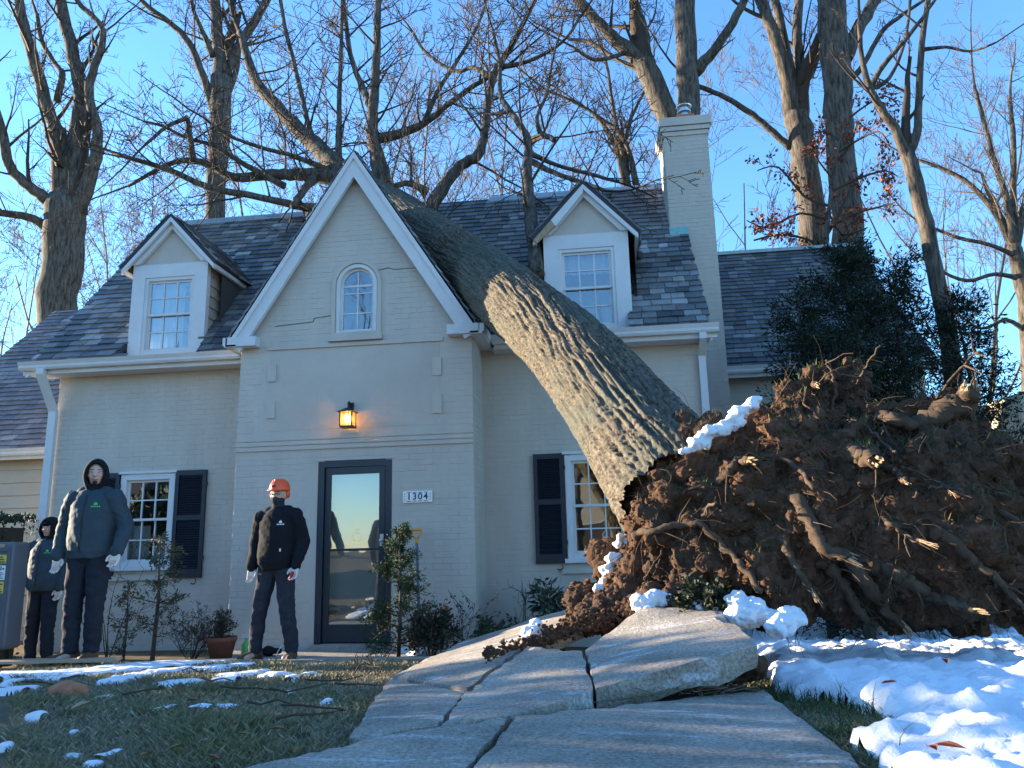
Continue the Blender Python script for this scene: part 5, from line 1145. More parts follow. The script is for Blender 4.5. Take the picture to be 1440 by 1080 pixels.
for k, (x, y, a, b) in enumerate(((15, 951, 45, 6), (70, 950, 40, 5), (120, 947, 40, 6), (165, 940, 30, 7), (190, 937, 26, 8), (225, 938, 25, 8), (245, 944, 22, 5), (200, 950, 25, 3.5), (290, 941, 26, 4), (330, 938, 22, 3.5), (345, 950, 25, 4), (260, 962, 24, 4), (320, 957, 18, 3), (235, 961, 20, 3.5), (390, 951, 22, 3), (425, 953, 16, 3), (25, 971, 22, 4), (110, 978, 7, 2.5), (148, 982, 7, 2.5), (145, 1003, 10, 4), (230, 998, 15, 4.5), (317, 995, 14, 3.5), (285, 998, 10, 2), (232, 1024, 19, 5), (165, 1038, 15, 6), (335, 1040, 10, 3), (100, 1067, 15, 5), (155, 1063, 8, 5), (10, 1052, 8, 3), (100, 1031, 12, 2.5), (460, 988, 6, 2), (175, 958, 30, 3), (140, 1080, 10, 3), (65, 955, 40, 3), (350, 1060, 6, 2), (285, 1048, 7, 2), (410, 975, 8, 2), (48, 1010, 10, 2))):
    c = on_ground(x, y); rx = a*c.y/FPX*1.05; ry = abs(on_ground(x, y-b).y-on_ground(x, y+b).y)/2; r = random.Random(k)
    snow_sheet(V, F, [(c.x+rx*math.cos(t*.524)*r.uniform(.6, 1.2), c.y+ry*math.sin(t*.524)*r.uniform(.6, 1.2)) for t in range(12)], .020 if y > 965 else .024, .014, .02, .05, k, rag=.07)
st = poly_px([(556, 920), (600, 902), (655, 884), (695, 876), (700, 882), (660, 896), (620, 912), (585, 922)], .03); snow_sheet(V, F, st, .09, .018, .08, .10, 60, rag=.06)
link('lawn_snow', np_mesh('lawn_snow', np.array(V), np.array(F), smooth=True), MT['snow'], None, 'thin leftover patches of snow scattered over the lawn', 'snow', kind='stuff')
def snow_lump(L, label, vox=.012, seed=0):
    m = MB()
    for x, y, Y, q in L: m.ball(at(x, y, Y), (q*1.15, q, q*.8), 12, 8)
    link('snow_clump', baked(m, 'snow_clump', vox*.85, 2, lambda p: noise.fractal(p*13+Vector((seed,0,0)), .8, 2.1, 5)*.03), MT['snow'], None, label, 'snow', kind='stuff')
r_ = random.Random(31); ridge = []
for k in range(34):
    t = k/33; x = 962+t*102; y = float(np.interp(x, [962, 1000, 1030, 1064], [638, 608, 592, 562])); ridge.append((x+r_.uniform(-3, 3), y+r_.uniform(-4, 6), 5.12+.14*t, r_.uniform(.022, .048)*(1.2-.5*abs(t-.5))))
snow_lump(ridge, 'ribbon of snow lying along the upper edge of the root plate')
snow_lump([(856, 800, 5.45, .05), (862, 785, 5.45, .045), (850, 815, 5.42, .04), (846, 828, 5.4, .045), (868, 765, 5.5, .035), (872, 755, 5.5, .03)], 'snow stuck to the left flank of the spilled soil', .01, 3)
snow_lump([(752, 885, 4.95, .05), (748, 890, 4.92, .055), (760, 889, 4.95, .03), (754, 877, 4.97, .03)], 'small white clump of snow on the tilted slab', .01, 5)
snow_lump([(900, 851, 4.95, .055), (918, 843, 4.95, .055), (935, 838, 4.97, .045), (908, 858, 4.93, .05), (926, 846, 4.95, .05)], 'snow clump on the top edge of the lifted slab', .01, 6)
snow_lump([(980, 848, 4.85, .045), (990, 858, 4.82, .05), (1005, 862, 4.8, .04), (972, 856, 4.84, .04), (1012, 870, 4.75, .045)], 'broken snow pieces beside the ivy clump', .01, 7)
snow_lump([(1038, 846, 4.75, .07), (1058, 852, 4.72, .07), (1046, 868, 4.66, .09), (1075, 866, 4.65, .06), (1112, 866, 4.62, .07), (1098, 880, 4.55, .07)], 'tall lumps of snow standing beside the ivy at the foot of the roots', .012, 8)

# ------------------------------------------------------------------ grass
def grass():
    r = np.random.RandomState(3); N = 280000
    Yv = 1.0/r.uniform(1/8.9, 1/2.1, N); X = r.uniform(-.78, .62, N)*Yv*1.0-.02*Yv
    keep = np.ones(N, bool); pol = bank
    for i in range(N):
        x, y = X[i], Yv[i]
        if on_slab(x, y) or y > 8.8-.25*(x > -4.5): keep[i] = False; continue
        if x > -.2 and (y > 4.9 or sdist(pol, x, y) > .05): keep[i] = False
    pt = np.array([noise.noise(Vector((x*2.6, y*2.6, 8)))+.5*noise.noise(Vector((x*7, y*7, 4))) for x, y in zip(X, Yv)]); keep &= (pt > -.28) | (r.rand(N) < .15)
    X, Yv = X[keep], Yv[keep]; n = len(X); z = np.interp(Yv, GY, GZ)-.012
    patch = np.array([noise.noise(Vector((x*1.7, y*1.7, 2))) for x, y in zip(X, Yv)]); h = r.uniform(.014, .042, n)*(1+.7*np.clip(patch, -.6, 1)); a = r.uniform(0, 6.283, n); lean = r.uniform(.2, 1.3, n)*h; w = .0011+.0007*Yv*.35
    c, s = np.cos(a), np.sin(a); b = r.uniform(0, 6.283, n); cb, sb = np.cos(b), np.sin(b)
    v = np.stack([np.stack([X-c*w, Yv-s*w, z], 1), np.stack([X+c*w, Yv+s*w, z], 1), np.stack([X+cb*lean*.4+c*w*.8, Yv+sb*lean*.4+s*w*.8, z+h*.6], 1), np.stack([X+cb*lean, Yv+sb*lean, z+h], 1)], 1).reshape(-1, 3)
    q = np.arange(n)[:, None]*4; f = np.concatenate([q+np.array([[0, 1, 2]]), q+np.array([[0, 2, 3]])])
    pal = np.array([(.185,.175,.08),(.155,.15,.07),(.22,.20,.105),(.29,.25,.16),(.23,.185,.115),(.34,.29,.20)]); pr = np.clip(.5-patch*.9, .1, .9); k = np.where(r.rand(n) < pr*1.0, r.randint(3, 6, n), r.randint(0, 3, n)); col = pal[k]*r.uniform(.6, 1.3, (n, 1))
    link('lawn_grass', np_mesh('lawn_grass', v, f, np.repeat(col, 4, 0)), MT['grass'], None, 'short winter grass of the front lawn', 'grass', kind='stuff')
grass()
def tall_tufts():
    r = random.Random(12); mb = MB()
    for px, py, n in ((1050, 960, 60), (1085, 968, 60), (1120, 975, 70), (1160, 985, 80), (1200, 992, 90), (1230, 1000, 90), (1245, 1010, 70), (1190, 1015, 60), (1140, 1000, 60), (1225, 1040, 50), (1180, 1040, 50), (1270, 1075, 50), (1100, 985, 60)):
        for _ in range(n*2):
            p = on_ground(px+r.gauss(0, 18), py+r.gauss(0, 5))
            if on_slab(p.x, p.y): continue
            h = r.uniform(.03, .09)*(2.0 if r.random() < .04 else 1); d = Vector((r.gauss(0, .5), r.gauss(0, .5), 1)).normalized()*h; s = Vector((r.uniform(-1, 1), r.uniform(-1, 1), 0)).normalized()*.0022
            g = r.choice(((.05,.08,.02),(.07,.10,.03),(.13,.11,.05),(.04,.06,.02))); mb.add([p-s, p+s, p+d*.6+s*.7, p+d*.6-s*.7, p+d+Vector((d.x*.6, d.y*.6, -h*.1))], [(0,1,2,3),(3,2,4)], g)
    mb.build('grass_tufts', MT['grass'], None, label='taller grass tufts between the slab and the snow bank', cat='grass', kind='stuff')
    mb = MB()
    for _ in range(110):
        x = r.uniform(880, 1040); p = on_ground(x, float(np.interp(x, [880, 1060], [985, 972]))+r.uniform(-22, 0), .06); d = Vector((r.gauss(0, .7), r.gauss(-.4, .4), r.uniform(-.3, .6)))*.13; s = Vector((.002, 0, .002)); mb.add([p-s, p+s, p+d+s, p+d-s], [(0,1,2,3)], (.22*r.uniform(.6,1.2), .17*r.uniform(.6,1.2), .09))
    mb.build('dry_straw', MT['grass'], None, label='dry straw poking out of the gap under the lifted slab', cat='straw', kind='stuff')
tall_tufts()

# unseen hedge added beyond the left edge to keep the low sun off the lawn
def shade_hedge():
    x0, x1, y0, y1, z1 = -12.6, -11.4, -1.5, 6.9, 2.54; root = empty('shade_hedge', (-12, 1, ground_z(0, 1)), "neighbour's tall evergreen boundary hedge along the side of the lawn", 'hedge'); r = np.random.RandomState(9); n = 14000
    P = np.stack([r.uniform(x0, x1, n), r.uniform(y0, y1, n), r.uniform(.4, z1, n)], 1); P[:, 2] += .35*np.sin(P[:, 1]*1.3)*(P[:, 2]/z1); paths = [([tuple(p), tuple(p+np.array([0, 0, .05]))], [1, 1]) for p in P]
    v, f, c = foliage(paths, n, .16, .3, DKG+MG, 9, .05); link('foliage', np_mesh('foliage', v, f, c), MT['leafm'], root); MB().box(x0+.3, x1-.3, y0+.2, y1-.3, .2, z1-.5).build('branch_core', MT['twig'], root)
shade_hedge()
# ------------------------------------------------------------------ people
from mathutils.bvhtree import BVHTree
def hand_mesh(mb, w, d, side, r):          # wrist w, hand axis d; five separate fingers, slightly curled
    w, d = Vector(w), Vector(d).normalized(); fr = Vector((0, -1, 0)); s = d.cross(fr).normalized()*side; inn = d.cross(s).normalized()
    if inn.y > 0: inn = -inn
    pc = w+d*.055
    for k in (-1, -.33, .33, 1): mb.limb(w+d*.01+s*.018*k, w+d*.09+fr*.0+s*.030*k, .020, .014, 8)
    for k, (o, L) in enumerate(((-1, .060), (-.34, .072), (.34, .076), (1, .066))):
        a = w+d*.09+s*.030*o; b = a+(d+inn*.25).normalized()*L*.55; c = b+(d*.75+inn*.65).normalized()*L*.5; mb.limb(a, b, .0105, .0098, 8); mb.limb(b, c, .0098, .0085, 8)
    t0 = w+d*.03+s*.030; t1 = t0+(d*.75+s*.65+inn*.25).normalized()*.045; t2 = t1+(d+inn*.35).normalized()*.035; mb.limb(t0, t1, .0135, .0115, 8); mb.limb(t1, t2, .0115, .0095, 8)
def person(label, loc, h, rot, P, top, legs, extras, seed):
    k = h/1.75; root = empty('person', tuple(loc), label, 'person')
    T = Matrix.Translation(Vector(loc)) @ Matrix.Rotation(rot, 4, 'Z') @ Matrix.Scale(k, 4)
    def put(me, name, m, parent=root):
        me.transform(T); return link(name, me, m, parent)
    hy = P.get('head_yaw', 0); HR = Matrix.Translation((0, P.get('hx', 0), 0)) @ Matrix.Rotation(hy, 4, 'Z')
    def headm(m):
        m.v = [tuple(HR @ Vector(v)) for v in m.v]; return m
    sh = [Vector((-.185, .0, 1.425-.012*(seed % 2))), Vector((.185, .0, 1.425+.010*(seed % 2)))]; el = [Vector(P['elbow'][0]), Vector(P['elbow'][1])]; wr = [Vector(P['wrist'][0]), Vector(P['wrist'][1])]
    hip = [Vector((-.092, 0, .93)), Vector((.092, 0, .93))]; kn = [Vector(P['knee'][0]), Vector(P['knee'][1])]; an = [Vector(P['ankle'][0]), Vector(P['ankle'][1])]
    wd = P.get('wide', 1.0)
    # body: one skin from feet to head
    hd = MB(); c = Vector((0, -.005, 1.655))
    hd.ball(c, (.076, .096, .100), 18, 12); hd.ball((0, -.030, 1.595), (.056, .062, .062), 16, 10); hd.ball((0, -.066, 1.565), (.026, .022, .020), 10, 8)
    hd.limb((0, -.098, 1.655), (0, -.112, 1.622), .009, .013, 8); hd.ball((-.012, -.104, 1.618), .009, 8, 6); hd.ball((.012, -.104, 1.618), .009, 8, 6)
    hd.limb((-.045, -.080, 1.672), (.045, -.080, 1.672), .012, .012, 8)
    for s in (-1, 1): hd.ball((s*.042, -.072, 1.625), (.022, .018, .020), 8, 6); hd.ball((s*.077, .006, 1.640), (.012, .022, .032), 8, 6)
    hd.limb((0, .012, 1.44), (0, .0, 1.58), .056, .053)
    headm(hd); m = MB(); m.v, m.f, m.c = hd.v, hd.f, hd.c
    m.ball((0, .01, 1.28), (.15, .10, .19), 14, 10); m.ball((0, .01, 1.02), (.14, .10, .17), 14, 10)
    for i in (0, 1):
        m.limb(sh[i], el[i], .045, .038); m.limb(el[i], wr[i], .037, .026); m.limb(hip[i], kn[i], .075, .050); m.limb(kn[i], an[i], .050, .036); m.limb(an[i]-Vector((0,0,.04)), an[i]+Vector((0,-.15,-.055)), .035, .028)
        hand_mesh(m, wr[i], wr[i]-el[i]+Vector((0,0,-.12)), -1 if i == 0 else 1, None)
    put(baked(m, 'body', .0105, 2), 'body', MT['skin'])
    # face details
    f = MB()
    for s in (-1, 1): f.ball((s*.030, -.086, 1.652), (.0125, .008, .0065), 10, 6)
    headm(f); put(f.mesh('eye', True), 'eyes', MT['eyew'])
    f = MB()
    for s in (-1, 1): f.ball((s*.030, -.0925, 1.652), (.0058, .004, .0058), 8, 6); f.limb((s*.018, -.094, 1.674), (s*.046, -.086, 1.674), .0045, .0035, 6); f.limb((s*.018, -.0915, 1.6605), (s*.044, -.086, 1.660), .0022, .002, 5)
    headm(f); put(f.mesh('brow', True), 'brows', MT['hair'])
    f = MB(); f.limb((-.022, -.087, 1.587), (.022, -.087, 1.587), .0055, .0055, 8); f.limb((-.016, -.088, 1.579), (.016, -.088, 1.579), .006, .006, 8); headm(f); put(f.mesh('lips', True), 'lips', MT['lip'])
    # jacket
    j = MB(); K = 28; TP = [(.885,.150,.118),(.895,.176,.140),(.93,.180,.144),(.95,.192,.154),(1.05,.192,.154),(1.18,.190,.150),(1.30,.192,.144),(1.38,.185,.132),(1.44,.155,.112),(1.49,.10,.09)]
    j.add([(rx*wd*math.cos(2*math.pi*a/K), .004+ry*wd*math.sin(2*math.pi*a/K), z) for z, rx, ry in TP for a in range(K)], [(i*K+a, i*K+(a+1) % K, (i+1)*K+(a+1) % K, (i+1)*K+a) for i in range(len(TP)-1) for a in range(K)]+[tuple(range(K))[::-1], tuple(range((len(TP)-1)*K, len(TP)*K))])
    j.limb((-.10, .01, 1.46), (.10, .01, 1.46), .075, .075); j.lathe((0, .008, 1.44), [(.105, 0), (.092, .05), (.078, .085)], 20)
    for i in (0, 1):
        j.limb(sh[i]+Vector((0, 0, -.005)), el[i], .080*wd, .066*wd); j.limb(el[i], wr[i]+(el[i]-wr[i]).normalized()*.0, .064*wd, .050*wd); j.ball(wr[i], (.046, .046, .03), 12, 8)
    def wrinkle(p): 
        arm = abs(p.x) > .21; f = 1-2*abs(noise.noise(Vector((p.x*7+p.z*4, p.y*7, p.z*(15 if arm else 5)+p.x*5+seed)))); return (.008 if arm else .006)*f+.004*noise.noise(p*24)+.008*noise.noise(p*6+Vector((seed,0,0)))-.002
    jm = baked(j, 'jacket', .0095, 2, wrinkle); bv = BVHTree.FromPolygons([v.co.copy() for v in jm.vertices], [tuple(q.vertices) for q in jm.polygons]); put(jm, 'jacket', MT[top])
    # trousers
    t = MB(); t.ball((0, .008, .95), (.165, .125, .13), 18, 10)
    for i in (0, 1): t.limb(hip[i]+Vector((0,0,-.02)), kn[i], .102, .078); t.limb(kn[i], an[i]+Vector((0, 0, .02)), .077, .066); t.ball(an[i]+Vector((0, 0, .0)), (.068, .072, .035), 12, 8)
    put(baked(t, 'trousers', .0095, 2, lambda p: .010*(1-2*abs(noise.noise(Vector((p.x*8+p.z*3, p.y*8, p.z*(15 if p.z < .6 else 8)+seed)))))+.008*noise.noise(p*8)-.003), 'trousers', MT[legs])
    for i in (0, 1):
        b = MB(); a = an[i]; y = P.get('toe', (0, 0))[i]; R = Matrix.Rotation(y, 3, 'Z'); q = lambda x, yy, z: Vector((a.x, a.y, 0))+R @ Vector((x, yy, z))
        b.limb(q(0, .035, .055), q(0, -.11, .045), .052, .044); b.limb(q(0, -.10, .045), q(0, -.165, .040), .046, .038); b.limb(q(0, .01, .06), q(0, .0, .16), .050, .058); b.limb(q(0, .055, .045), q(0, .03, .10), .042, .045)
        bm_ = baked(b, 'boot', .008, 1)
        for v in bm_.vertices: v.co.z = max(v.co.z, .012)
        bo = put(bm_, 'boot', MT['boot'])
        s = MB(); s.prism([q(x, yy, .0) for x, yy in ((-.035, .085), (.035, .085), (.05, .0), (.052, -.12), (.035, -.205), (-.035, -.205), (-.052, -.12), (-.05, 0))], (0, 0, .022)); put(s.mesh('sole'), 'sole', MT['black'], bo)
        g = MB(); hand_mesh(g, wr[i], wr[i]-el[i]+Vector((0, 0, -.12)), -1 if i == 0 else 1, None); g.limb(wr[i]+(el[i]-wr[i]).normalized()*.03, wr[i]+Vector((0,0,-.01)), .034, .032)
        g.v = [tuple(Vector(v)+(Vector(v)-wr[i]).normalized()*.002) for v in g.v]; go = put(baked(g, 'glove', .0048, 1), 'glove', MT['glove'])
        if i == 1 and 'red' in extras:
            g = MB(); d = (wr[i]-el[i]+Vector((0,0,-.12))).normalized(); g.limb(wr[i]+d*.085+Vector((-.012,-.016,0)), wr[i]+d*.150+Vector((-.015,-.026,0)), .020, .016, 10); put(baked(g, 'palm', .006, 1), 'dipped_palm', MT['redglove'], go)
    def hood(rim=.010, up_=True):
        m = MB(); K = 28; rings = []
        prof = [(-.085, .86, .80), (-.092, .98, .95), (-.080, 1.08, 1.05), (-.04, 1.18, 1.13), (.01, 1.22, 1.16), (.06, 1.17, 1.10), (.10, .98, .92), (.128, .66, .60), (.140, .2, .2)]
        for y, sx, sz in prof: rings.append([Vector((.083*sx*math.cos(2*math.pi*a/K), y+.018*max(0, -math.sin(2*math.pi*a/K))*(y < 0), 1.630+.128*sz*math.sin(2*math.pi*a/K)*(1 if math.sin(2*math.pi*a/K) > 0 else 1.12))) for a in range(K)])
        vs = [v for r_ in rings for v in r_]; m.add(vs, [(i*K+a, i*K+(a+1) % K, (i+1)*K+(a+1) % K, (i+1)*K+a) for i in range(len(rings)-1) for a in range(K)]+[tuple(range((len(rings)-1)*K, len(rings)*K))])
        m.v = [tuple(Vector(v)+Vector((1, 1, 1))*.006*noise.noise(Vector(v)*16)) for v in m.v]; headm(m); me = m.mesh('hood', True); o = put(me, 'hood', MT['hoodie' if 'cap' in extras else 'hoodie'])
        so = o.modifiers.new('thick', 'SOLIDIFY'); so.thickness = .012*k; so.offset = 0
        n = MB(); n.lathe((0, .006, 1.45), [(.088, 0), (.090, .04), (.080, .085), (.066, .10)], 20); headm(n); put(n.mesh('collar', True), 'collar', MT['hoodie'])
    if 'hood' in extras: hood()
    if 'cap' in extras:
        m = MB(); m.prism([(.055*math.cos(a*.3927)*1.25, -.085-.075*math.sin(a*.3927), 1.690) for a in range(9)], (0, 0, .008)); m.ball((0, -.01, 1.69), (.082, .100, .065), 18, 10); headm(m); put(m.mesh('cap', True), 'cap', MT['hoodie'])
    if 'beard' in extras:
        m = MB(); m.ball((0, -.080, 1.560), (.022, .014, .018), 10, 6); headm(m); put(m.mesh('goatee', True), 'goatee', MT['hair'])
    if 'helmet' in extras:
        m = MB(); K = 24; pr = [(1.0, 0), (1.02, .012), (.99, .04), (.90, .075), (.70, .105), (.42, .122), (.12, .128)]
        m.add([(.100*s*math.cos(2*math.pi*a/K), .002+.125*s*math.sin(2*math.pi*a/K), 1.690+z) for s, z in pr for a in range(K)], [(i*K+a, i*K+(a+1) % K, (i+1)*K+(a+1) % K, (i+1)*K+a) for i in range(len(pr)-1) for a in range(K)]+[tuple(range((len(pr)-1)*K, len(pr)*K))])
        m.prism([(.088*math.cos(math.pi*a/10), -.088-.062*math.sin(math.pi*a/10), 1.690-.006*math.sin(math.pi*a/10)) for a in range(11)], (0, 0, .008)); headm(m); ho = put(m.mesh('helmet', True), 'helmet', MT['orange'])
        m = MB(); m.limb((0, -.08, 1.795), (0, .08, 1.80), .016, .016, 8); m.limb((-.035, -.07, 1.788), (-.035, .08, 1.79), .010, .010, 8); m.limb((.035, -.07, 1.788), (.035, .08, 1.79), .010, .010, 8); headm(m); put(m.mesh('ridge', True), 'ridge', MT['orange'], ho)
        m = MB(); m.box(-.018, .018, -.128, -.118, 1.722, 1.740); headm(m); put(m.mesh('badge'), 'badge', MT['black'], ho)
        m = MB()
        for s in (-1, 1): m.ball((s*.092, .015, 1.650), (.020, .030, .042), 10, 8)
        headm(m); put(m.mesh('ear_shell', True), 'ear_shells', MT['orange'], ho)
        m = MB(); m.ball((0, -.028, 1.592), (.070, .078, .052), 18, 12); m.limb((0, .0, 1.45), (0, -.012, 1.56), .070, .064); m.limb((0, -.09, 1.62), (0, -.098, 1.60), .022, .024, 10); headm(m); put(baked(m, 'face_mask', .008, 2, lambda p: .004*noise.noise(p*24)), 'face_mask', MT['mask'])
        m = MB(); m.limb((-.055, -.094, 1.652), (-.014, -.108, 1.650), .010, .010, 8); m.limb((.014, -.108, 1.650), (.055, -.094, 1.652), .010, .010, 8); headm(m); put(m.mesh('safety_glasses', True), 'safety_glasses', MT['glass'])
        m = MB(); m.limb((-.085, .03, 1.47), (.085, .03, 1.47), .045, .045); m.ball((0, .09, 1.45), (.10, .05, .07), 14, 8); put(baked(m, 'folded_hood', .01, 2, lambda p: .008*noise.noise(p*14)), 'folded_hood', MT['hoodie'])
    # chest emblem: a small leafy tree over a line of lettering too small to read
    def onchest(x, z, off=.003):
        q = bv.ray_cast(Vector((x, -.6, z)), Vector((0, 1, 0))); return (q[0] if q[0] else Vector((x, -.15, z)))+Vector((0, -off, 0))
    e = MB(); ex, ez = .095, 1.345
    for (a, b_) in (((-.014, .004), (.014, .004)),): pass
    tri = [(-.015, .010), (.015, .010), (.012, .026), (0, .036), (-.012, .026)]; e.add([onchest(ex+a, ez+b_) for a, b_ in tri], [(0,1,2,3,4)])
    for q in range(5): x = ex-.034+q*.0145; e.add([onchest(x, ez-.010), onchest(x+.010, ez-.010), onchest(x+.010, ez+.002), onchest(x, ez+.002)], [(0,1,2,3)])
    put(e.mesh('emblem'), 'chest_emblem', MT['green' if top == 'jacket' else 'white'])
    if top == 'jacket':
        z = MB(); zs = np.linspace(.95, 1.45, 14); z.tube([onchest(0, float(a), .004) for a in zs], .0045, 5); put(z.mesh('zip'), 'zip', MT['black'])
    else:
        e = MB(); e.add([onchest(.10, 1.07), onchest(.115, 1.07), onchest(.115, 1.10), onchest(.10, 1.10)], [(0,1,2,3)]); put(e.mesh('tag'), 'pocket_tag', MT['white'])
    return root
def stand(px, py, Y): p = at(px, py, Y); p.z = ground_z(p.x, p.y)+.005; return p
p = stand(384, 934, 7.78); p.z = at(384, 934, 7.78).z+.03
person('man in orange helmet, dark mask and black hoodie standing beside the doorstep', p, 1.76, -.10, dict(elbow=((-.262,.03,1.16),(.272,.035,1.165)), wrist=((-.250,-.05,.92),(.262,-.085,.935)), knee=((-.155,-.03,.50),(.14,-.02,.50)), ankle=((-.21,.0,.10),(.185,.03,.10)), toe=(-.35,.35), wide=1.06), 'hoodie', 'jeans', ('helmet', 'red'), 1)
p = stand(113, 932, 7.0); p.z = at(113, 932, 7.0).z
person('tall man in dark hooded work jacket with pale gloves and brown boots', p, 1.87, .06, dict(elbow=((-.275,.03,1.15),(.300,.03,1.17)), wrist=((-.258,-.05,.92),(.315,-.11,.95)), knee=((-.10,-.02,.50),(.10,-.02,.50)), ankle=((-.105,.0,.10),(.075,.02,.10)), toe=(-.5,.15), wide=1.07, head_yaw=.45), 'jacket', 'slacks', ('hood', 'beard'), 2)
p = stand(52, 938, 8.1); p.z = at(52, 938, 8.1).z
person('shorter person in dark hooded jacket and cap behind the grey machine', p, 1.58, .0, dict(elbow=((-.26,.02,1.16),(.26,.02,1.16)), wrist=((-.20,-.12,.96),(.235,-.04,.93)), knee=((-.10,-.02,.50),(.10,-.02,.50)), ankle=((-.11,0,.10),(.11,0,.10)), wide=1.14), 'jacket', 'slacks', ('hood', 'cap'), 3)

# ------------------------------------------------------------------ the grey machine with warning labels
def machine():
    Y = 6.75; a = at(20, 762, Y); b = at(9, 915, Y); zt, zb = a.z, b.z; x1 = a.x; x0 = x1-.95; g = ground_z(x1, Y)
    root = empty('machine_housing', (x1-.5, Y+.3, g), 'dark grey machine housing with yellow and white warning labels', 'machine'); sl = (a.x-b.x)*0
    bm = bmesh.new(); bmesh.ops.create_cube(bm, size=1)
    for v in bm.verts: v.co = Vector((x0 if v.co.x < 0 else x1, Y if v.co.y < 0 else Y+.22, zb if v.co.z < 0 else zt))
    bmesh.ops.bevel(bm, geom=bm.edges[:], offset=.035, segments=3, affect='EDGES', profile=.6); me = bpy.data.meshes.new('shell'); bm.to_mesh(me); bm.free(); me.polygons.foreach_set('use_smooth', [True]*len(me.polygons)); link('shell', me, MT['plastic'], root)
    for x in (x1-.03, x1-.24): MB().box(x-.012, x+.012, Y-.014, Y+.002, zb+.03, zt-.06).build('rib', MT['plastic'], root)
    MB().box(x1-.62, x1-.03, Y-.02, Y+.01, zt-.085, zt-.055).build('lip', MT['plastic'], root)
    for x in (x1-.08, x0+.1):
        for y in (Y+.05, Y+.17): MB().box(x-.03, x+.03, y-.03, y+.03, g-.02, zb+.02).build('foot', MT['black'], root)
    def lab(z0, z1, m, marks):
        o = MB().box(x1-.175, x1-.055, Y-.006, Y-.002, zb+(zt-zb)*z0, zb+(zt-zb)*z1).build('label', MT[m], root)
        for (u0, u1, v0, v1, mm) in marks:
            zz = zb+(zt-zb)*z0; hh = (zt-zb)*(z1-z0); MB().box(x1-.175+.12*u0, x1-.175+.12*u1, Y-.0085, Y-.0062, zz+hh*v0, zz+hh*v1).build('print', MT[mm], o)
    bars = lambda n, lo, hi, m: [(.10+.02*(q % 2), .90-.10*((q*7) % 3), lo+(hi-lo)*q/n, lo+(hi-lo)*(q+.45)/n, m) for q in range(n)]
    lab(.80, .88, 'yellow', bars(3, .1, .95, 'black')); lab(.645, .78, 'white', [(.1, .18, .70, .95, 'black'), (.24, .34, .62, .92, 'black'), (.42, .50, .70, .80, 'black'), (.58, .66, .66, .95, 'black'), (.74, .90, .72, .82, 'black')]+bars(5, .08, .58, 'plastic')); lab(.52, .63, 'yellow', bars(4, .1, .95, 'black'))
    MB().box(x1-.17, x1-.09, Y-.008, Y-.0, zt-.05, zt-.02).build('badge', MT['wood'], root)
machine()
# ------------------------------------------------------------------ small things
def board(px0, py0, px1, py1, Y0, Y1, w, t, label):
    a, b = at(px0, py0, Y0), at(px1, py1, Y1); a.z = max(a.z, ground_z(a.x, a.y)+.045); b.z = max(b.z, ground_z(b.x, b.y)+.045); d = b-a; s = Vector((d.y, -d.x, 0)).normalized()*w
    if s.y > 0: s = -s
    MB().obox(a, d, s, (0, 0, t)).build('board', MT['wood'], None, label=label, cat='board', group='boards on the lawn edge')
board(-90, 958, 168, 936, 6.35, 6.75, .10, .022, 'long pale board lying on the snow at the lawn edge'); board(-60, 949, 150, 935, 6.62, 6.95, .09, .02, 'board lying partly behind the long pale board'); board(20, 946, 172, 931, 6.8, 7.05, .07, .02, 'short board whose end rests beside the brown boots')
# shovel leaning by the cedar
sh_ = empty('shovel', tuple(gp(580, 900, 9.25)), 'shovel with amber handle leaning on the wall behind the cedar', 'shovel'); g0 = gp(590, 900, 9.1); g1 = at(586, 762, 9.45); g0.z = .12
MB().tube([g0+Vector((0,0,.25)), g1], .017, 10).build('shaft', MT['bluegrey'], sh_)
u = (g1-g0).normalized(); m = MB(); t0 = g1; m.tube([t0-u*.02, t0+u*.03], .021, 10); m.tube([t0+u*.03, t0+u*.09+Vector((-.055,0,0)), t0+u*.155+Vector((-.06,0,0))], .013, 8); m.tube([t0+u*.03, t0+u*.09+Vector((.055,0,0)), t0+u*.155+Vector((.06,0,0))], .013, 8); m.tube([t0+u*.155+Vector((-.065,0,0)), t0+u*.155+Vector((.065,0,0))], .017, 8); m.build('grip', MT['amber'], sh_, True)
m = MB(); m.add([g0+Vector((-.11,-.02,.28)), g0+Vector((.11,-.02,.28)), g0+Vector((.12,-.05,.05)), g0+Vector((0,-.06,-.02)), g0+Vector((-.12,-.05,.05)), g0+Vector((0,.02,.26)), g0+Vector((0,.0,.05))], [(0,5,6,4),(5,1,2,6),(4,6,3),(6,2,3)]); m.build('blade', MT['steel'], sh_)
